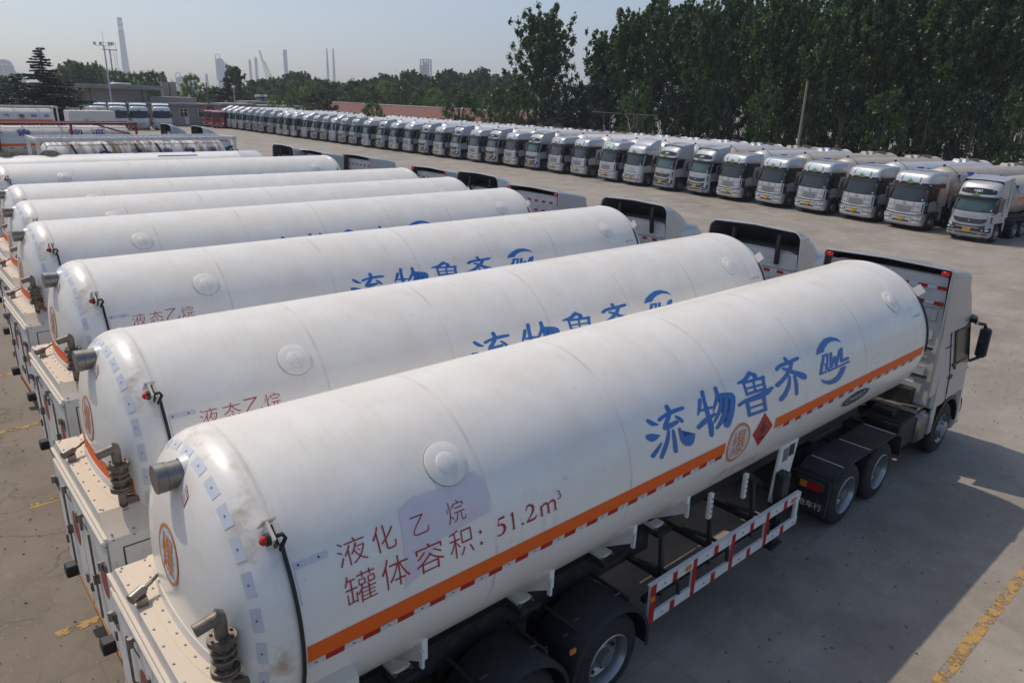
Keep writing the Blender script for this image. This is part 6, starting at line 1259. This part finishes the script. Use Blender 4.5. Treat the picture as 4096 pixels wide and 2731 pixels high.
def leaves(cent, rad, count, size, flat=1., seed=0, droop=0.):
    """many leaf quads gathered in clumps: cent (n,3), rad (n,), returns mesh"""
    rg = np.random.default_rng(seed); n = len(cent); idx = np.repeat(np.arange(n), count); N = len(idx)
    d = rg.normal(size=(N, 3)); d /= np.linalg.norm(d, axis=1)[:, None]; rr = np.abs(rg.normal(0, .52, N))+rg.random(N)*.18
    off = d*rr[:, None]*rad[idx][:, None]; off[:, 2] *= flat
    P = cent[idx]+off; P[:, 2] -= droop*np.hypot(off[:, 0], off[:, 1])**1.3
    u = rg.normal(size=(N, 3)); u /= np.linalg.norm(u, axis=1)[:, None]; t = rg.normal(size=(N, 3)); v = np.cross(u, t); v /= np.linalg.norm(v, axis=1)[:, None]
    s = size*rg.uniform(.6, 1.25, N)[:, None]
    V = np.stack([P-u*s*.62, P+v*s*.42, P+u*s*.62, P-v*s*.42], 1).reshape(-1, 3)
    me = bpy.data.meshes.new('crown'); me.vertices.add(4*N); me.vertices.foreach_set('co', V.astype(np.float32).ravel())
    me.loops.add(4*N); me.loops.foreach_set('vertex_index', np.arange(4*N, dtype=np.int32)); me.polygons.add(N); me.polygons.foreach_set('loop_start', np.arange(0, 4*N, 4, dtype=np.int32))
    tn = np.clip(rg.random(n)[idx]*.72+rg.random(N)*.34-.04, 0, 1)
    at = me.attributes.new('tint', 'FLOAT', 'FACE'); at.data.foreach_set('value', tn.astype(np.float32)); me.update(calc_edges=True); me.validate(); return me
def limbs(paths):
    b = B().m(bark)
    for p, r in paths: b.tube(p, r, 7)
    return b.mesh('trunk')
def poplar(seed, H=20, R=4.2, base=.2, count=90, size=.3, nb=46, spire=.5, cl=.9):
    """ascending limbs, clumps along each; loose spires at the top"""
    r = random.Random(seed); paths = [([(0, 0, 0), (r.uniform(-.2, .2), .1, H*.3), (r.uniform(-.4, .4), 0, H*.65), (0, 0, H*.93)], [H*.018, H*.014, H*.008, .03])]; C_ = []; Rd = []
    for i in range(nb):
        t = base+(1-base)*((i+r.random())/nb)**.9; z0 = H*(t*.86); az = i*2.4+r.uniform(-.4, .4)
        env = R*(min(1, (t-base)*4+.55))*(1-max(0, t-.55)/.45*.62)*r.uniform(.65, 1.15); rise = env*r.uniform(.7, 1.5)+H*.03
        P = [Vector((0, 0, z0))]
        for k in (1, 2, 3): q = k/3; P.append(Vector((math.cos(az)*env*q**.8, math.sin(az)*env*q**.8, z0+rise*q**1.4)))
        paths.append((P, [.10*(1-t)+.03, .05, .03, .012]))
        for k in range(5):
            q = .28+.18*k; c_ = P[0].lerp(P[3], q)+Vector((r.uniform(-.5, .5), r.uniform(-.5, .5), r.uniform(-.5, .4)))
            C_.append(c_); Rd.append(cl*r.uniform(.55, 1.1)*(1.15-.45*q)*(1-.35*t))
    for i in range(int(7*spire*2)):                       # spires
        a_ = r.uniform(0, 6.28); d_ = r.uniform(.1, 1.0)*R*.55; zt = H*r.uniform(.88, 1.04)*(1-.02*d_)
        for k in range(5): C_.append(Vector((math.cos(a_)*d_, math.sin(a_)*d_, zt-k*.62))); Rd.append(.28+.10*k)
    return leaves(np.array([c[:] for c in C_]), np.array(Rd), count, size, 1.25, seed), limbs(paths)
def roundtree(seed, H=9, R=4, count=70, size=.35, n=90, lo=.15, cl=.8):
    r = random.Random(seed); C_ = []; Rd = []; paths = [([(0, 0, 0), (0, 0, H*.5), (0, 0, H*.8)], [H*.02, H*.014, .04])]
    for i in range(n):
        z = r.uniform(lo, 1); a_ = r.uniform(0, 6.283); e = math.sqrt(max(.02, 1-((z-.52)/.5)**2))*R*r.uniform(.5, 1.0)
        c_ = Vector((math.cos(a_)*e, math.sin(a_)*e, H*z*.95)); C_.append(c_); Rd.append(cl*r.uniform(.6, 1.3)*R/4)
        if i % 5 == 0: paths.append(([Vector((0, 0, H*.3)), Vector((c_.x*.4, c_.y*.4, c_.z*.75)), c_], [.08, .05, .02]))
    return leaves(np.array([c[:] for c in C_]), np.array(Rd), count, size, .8, seed), limbs(paths)
def cedar(seed, H=15, R=6, count=26, size=.34, wild=1.):
    """tiers of long level boughs, ragged narrow top"""
    r = random.Random(seed); C_ = []; Rd = []; paths = [([(0, 0, 0), (0, 0, H*.6), (.2*wild, 0, H*.9), (.6*wild, 0, H)], [.28, .15, .05, .02])]; z = H*.06
    while z < H*.98:
        t = z/H; n = 7 if t < .6 else 5; rr = R*(1-t*.75)**.8*r.uniform(.85, 1.1) if t < .62 else R*(.06+.75*(1-t))*r.uniform(.5, 1.35)
        for k in range(n):
            a_ = r.uniform(0, 6.283); l = rr*r.uniform(.55, 1.18); up_ = l*r.uniform(-.08, .14)
            m_ = max(2, int(l/.42))
            for j in range(m_): q = (j+1)/m_; C_.append(Vector((math.cos(a_)*l*q, math.sin(a_)*l*q, z+up_*q-.10*l*q*q*.5+.0))); Rd.append((.34+.35*(1-abs(q-.5)))*(.5+.8*(1-t)))
            if k < 3: paths.append(([Vector((0, 0, z)), Vector((math.cos(a_)*l, math.sin(a_)*l, z+up_-.05*l))], [.06*(1.2-t), .015]))
        z += H*(.034 if t < .6 else .030)
    return leaves(np.array([c[:] for c in C_]), np.array(Rd), count, size, .22, seed, .10), limbs(paths)
TM = {}
def tree(kind, var, col, X, Y, H, label, grp=None, wr=1., cat='tree'):
    H0 = {'pop': 20, 'farpop': 14, 'round': 9, 'cedar': 15, 'bush': 6, 'lone': 20}[kind]
    k = (kind, var, col)
    if k not in TM:
        if (kind, var) not in TM:
            TM[(kind, var)] = {'pop': lambda: poplar(10+var, 20, 5.2, .16, 46, .42, 74, .6, 1.05), 'lone': lambda: poplar(77, 20, 6.0, .14, 72, .36, 80, .35, 1.2), 'farpop': lambda: poplar(30+var, 14, 3.0, .12, 55, .42, 38, .5, 1.0), 'round': lambda: roundtree(50+var, 9, 4.2, 70, .36, 95), 'cedar': lambda: cedar(70+var), 'bush': lambda: roundtree(90+var, 6, 3.4, 70, .26, 70, .05, .9)}[kind]()
        cm, tm_ = TM[(kind, var)]; c2 = cm.copy(); c2.materials.clear(); c2.materials.append(LM[col]); TM[k] = (c2, tm_)
    cm, tm_ = TM[k]; s_ = H/H0; nm = {'pop': 'poplar_tree', 'lone': 'poplar_tree', 'farpop': 'poplar_tree', 'round': 'leafy_tree', 'cedar': 'cedar_tree', 'bush': 'bush'}[kind]
    t = thing(nm, label, cat, (X, Y, 0), rnd.uniform(0, 6.28), grp); t.scale = (s_*wr, s_*wr, s_); put('trunk', tm_, t); put('crown', cm, t); return t
def tree_at(kind, var, col, px, ptop, D, label, wpx=None, grp=None):
    p = on(px, ptop, D); H = p.z
    w0 = {'pop': 9.4, 'lone': 12.5, 'farpop': 6.2, 'round': 9.5, 'cedar': 11.5, 'bush': 7.6}[kind]*H/{'pop': 20, 'farpop': 14, 'round': 9, 'cedar': 15, 'bush': 6, 'lone': 20}[kind]
    wr = wpx*D/CF/w0 if wpx else 1
    return tree(kind, var, col, p.x, p.y, H, label, grp, wr)
# the big dark poplars on the right
tree_at('lone', 0, 'dark', 2180, 50, 104, 'tall lone poplar standing clear of the others against the sky', 290)
G1 = 'tall dark poplars behind the right half of the far rank'
big = [(2430, 140, 96, 220), (2530, 50, 92, 230), (2650, -10, 100, 240), (2760, 20, 90, 230), (2850, 8, 86, 200), (2960, -40, 96, 250), (3060, 5, 88, 210), (3150, -60, 84, 260), (3260, -30, 92, 260), (3330, 40, 80, 220), (3440, -90, 86, 280), (3560, -60, 80, 280), (3640, 90, 88, 240), (3740, -120, 82, 300), (3850, -60, 76, 300), (3960, -140, 82, 330), (4080, -120, 76, 330), (4190, -160, 80, 340)]
bl_ = ['leftmost, edge open to the sky'] + [f'{ords[i]} from the left' for i in range(1, len(big))]
for i, (px, pt, D, wd) in enumerate(big): tree_at('pop', i % 4, 'mid' if i in (1, 4, 7, 9, 13) else 'dark', px, pt, D, 'tall dark poplar in the right hand tree wall, '+bl_[i], wd*.9, G1)
bigb = [(2900, 150, 108, 220), (3200, 130, 104, 220), (3480, 190, 98, 220), (3760, 150, 96, 240), (4020, 100, 92, 260)]
for i, (px, pt, D, wd) in enumerate(bigb): tree_at('pop', (i+2) % 4, 'dark', px, pt, D, f'dark poplar filling the back row of the right hand tree wall, {ords[i]} from the left', wd, 'back row of dark poplars')
low = [(2080, 330, 92, 220), (2300, 330, 84, 170), (2400, 330, 90, 190), (2560, 330, 76, 190), (2720, 350, 80, 200), (2890, 330, 74, 200), (3080, 330, 74, 200), (3240, 380, 72, 190), (3400, 330, 72, 220), (3560, 350, 70, 220), (3740, 340, 72, 230), (3920, 360, 68, 240), (4100, 360, 68, 250), (2240, 360, 100, 170)]
for i, (px, pt, D, wd) in enumerate(low): tree_at('bush', i % 3, 'cedar' if i % 3 else 'dark', px, pt, D, f'leafy undergrowth tree low behind the far tanks, {ords[i] + " from the left" if i < 13 else "beside the lone poplar trunk"}', wd, 'undergrowth trees beneath the poplars')  # most take the dark cedar leaf colour, standing in for shade
under = [(2290+85*i, 395+(i*37) % 50, 84+(i*13) % 9, 150) for i in range(22)]
for i, (px, pt, D, wd) in enumerate(under): tree_at('bush', (i+1) % 3, 'cedar', px, pt, D, f'low dark bush beneath the tall poplars, {ords[i] + " from the left" if i < 12 else ords[21-i] + " from the right"}', wd, 'low dark bushes beneath the poplars')  # shade under the poplars is put into the leaf colour
# trees before and behind the tiled roof
tree_at('bush', 0, 'dark', 1840, 345, 100, 'dense dark green tree in front of the red tiled roof, right of middle', 190)
tree_at('bush', 1, 'mid', 1490, 408, 96, 'small tree with reaching boughs in front of the red tiled roof', 120)
tree_at('bush', 2, 'dark', 2010, 350, 106, 'dark tree between the tiled roof and the lone poplar', 190)
tree_at('round', 1, 'brown', 1265, 366, 118, 'broad brownish purple leaved tree at the left end of the tiled roof', 190)
tree_at('bush', 2, 'light', 1098, 380, 128, 'small bright green tree by the solar heaters', 72)
tree_at('bush', 0, 'light', 1155, 372, 134, 'second small bright green tree right of the solar heaters', 60)
tree_at('bush', 1, 'light', 2370, 335, 105, 'yellow green bush top in the gap between lone poplar and tree wall', 90)
mid = [(1000, 345, 170, 120, 'mid'), (1060, 338, 185, 130, 'mid'), (1120, 330, 190, 120, 'dark'), (1180, 322, 190, 110, 'mid'), (1235, 318, 180, 110, 'light'), (1290, 316, 175, 130, 'dark'), (1345, 326, 175, 120, 'mid'), (1410, 320, 165, 140, 'dark'), (1480, 338, 160, 110, 'mid'), (1545, 322, 160, 120, 'light'), (1610, 320, 155, 150, 'mid'), (1685, 350, 150, 120, 'mid'), (1740, 356, 145, 130, 'light'), (1930, 350, 150, 130, 'mid')]
for i, (px, pt, D, wd, cl) in enumerate(mid): tree_at('round', i % 3, cl, px, pt, D, f'{"bright" if cl == "light" else "dark" if cl == "dark" else "mid"} green bushy tree in the belt behind the yard, {ords[i]} from the left', wd, 'bushy trees of the middle belt')
far = [(1010, 322), (1050, 318), (1085, 308), (1120, 312), (1150, 296), (1185, 290), (1215, 285), (1250, 312), (1290, 325), (1340, 332), (1400, 322), (1450, 318), (1500, 312), (1540, 298), (1575, 300), (1625, 284), (1650, 282), (1690, 300), (1725, 305), (1770, 282), (1800, 280), (1835, 292), (1870, 296), (1900, 280), (1935, 274), (1965, 300), (2000, 298), (2040, 290), (2080, 300)]
for i, (px, pt) in enumerate(far): tree_at('farpop', i % 4, 'mid' if i % 3 else 'dark', px, pt, 215+(i*7) % 30, f'upright young poplar on the far tree line, {ords[i] + " from the left" if i < 15 else ords[28-i] + " from the right"}', 78, 'young poplars on the far tree line')
# left side
tree_at('cedar', 0, 'cedar', 150, 182, 92, 'big dark cedar with ragged bent tip at the far left', 370)
tree_at('cedar', 1, 'cedar', 60, 290, 98, 'lower spreading cedar behind the framed tanks at the left edge', 330)
tree_at('cedar', 2, 'cedar', 905, 286, 158, 'dark cedar right of the low building', 200)
tree_at('cedar', 3, 'gold', 955, 335, 150, 'cedar with golden green boughs behind the slim lamp pole', 170)
tree_at('farpop', 1, 'mid', 935, 268, 172, 'pointed green tree rising behind the dark cedar', 90)
tree_at('round', 0, 'light', 765, 300, 160, 'round bright green tree above the low building', 132)
tree_at('bush', 0, 'brown', 365, 395, 122, 'small dull green tree in front of the big shed', 90)
tree_at('bush', 1, 'dark', 850, 400, 136, 'ivy dark bush at the right end of the low building', 70)
lf = [(215, 282), (245, 262), (280, 244), (310, 250), (345, 262), (372, 250), (400, 262), (440, 282), (475, 280), (505, 288), (540, 292), (575, 286), (605, 282), (635, 290), (180, 300), (10, 305), (690, 345), (830, 350), (860, 345)]; lf.sort()
for i, (px, pt) in enumerate(lf): tree_at('farpop' if i < 8 else 'round', i % 4 if i < 8 else i % 3, ('mid', 'mid', 'dark', 'light')[i % 4] if i < 16 else 'mid', px, pt, 172+(i*5) % 22, f'green tree in the left hand belt behind the sheds, {ords[i]} from the left', 84 if i < 8 else 92, 'tree belt behind the shed')
lw = [(-20, 380, 100, 120), (215, 400, 118, 110), (120, 420, 88, 150)]
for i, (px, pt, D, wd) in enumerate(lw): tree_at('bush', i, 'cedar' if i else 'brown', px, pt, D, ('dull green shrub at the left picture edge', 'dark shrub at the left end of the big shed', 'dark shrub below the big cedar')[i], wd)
# ------------------------------------------------------------------ hazy air
hz = bpy.data.materials.new('haze_air'); hz.use_nodes = True; n = hz.node_tree; n.nodes.remove(n.nodes['Principled BSDF']); v = n.nodes.new('ShaderNodeVolumePrincipled')
v.inputs['Color'].default_value = (.82, .88, 1.0, 1); v.inputs['Density'].default_value = .00028; v.inputs['Anisotropy'].default_value = .45; n.links.new(v.outputs[0], n.nodes['Material Output'].inputs['Volume'])
o = put('haze', B().m(hz).box(-1500, 3500, -300, 3200, -1.2, 380), None, kind='stuff')
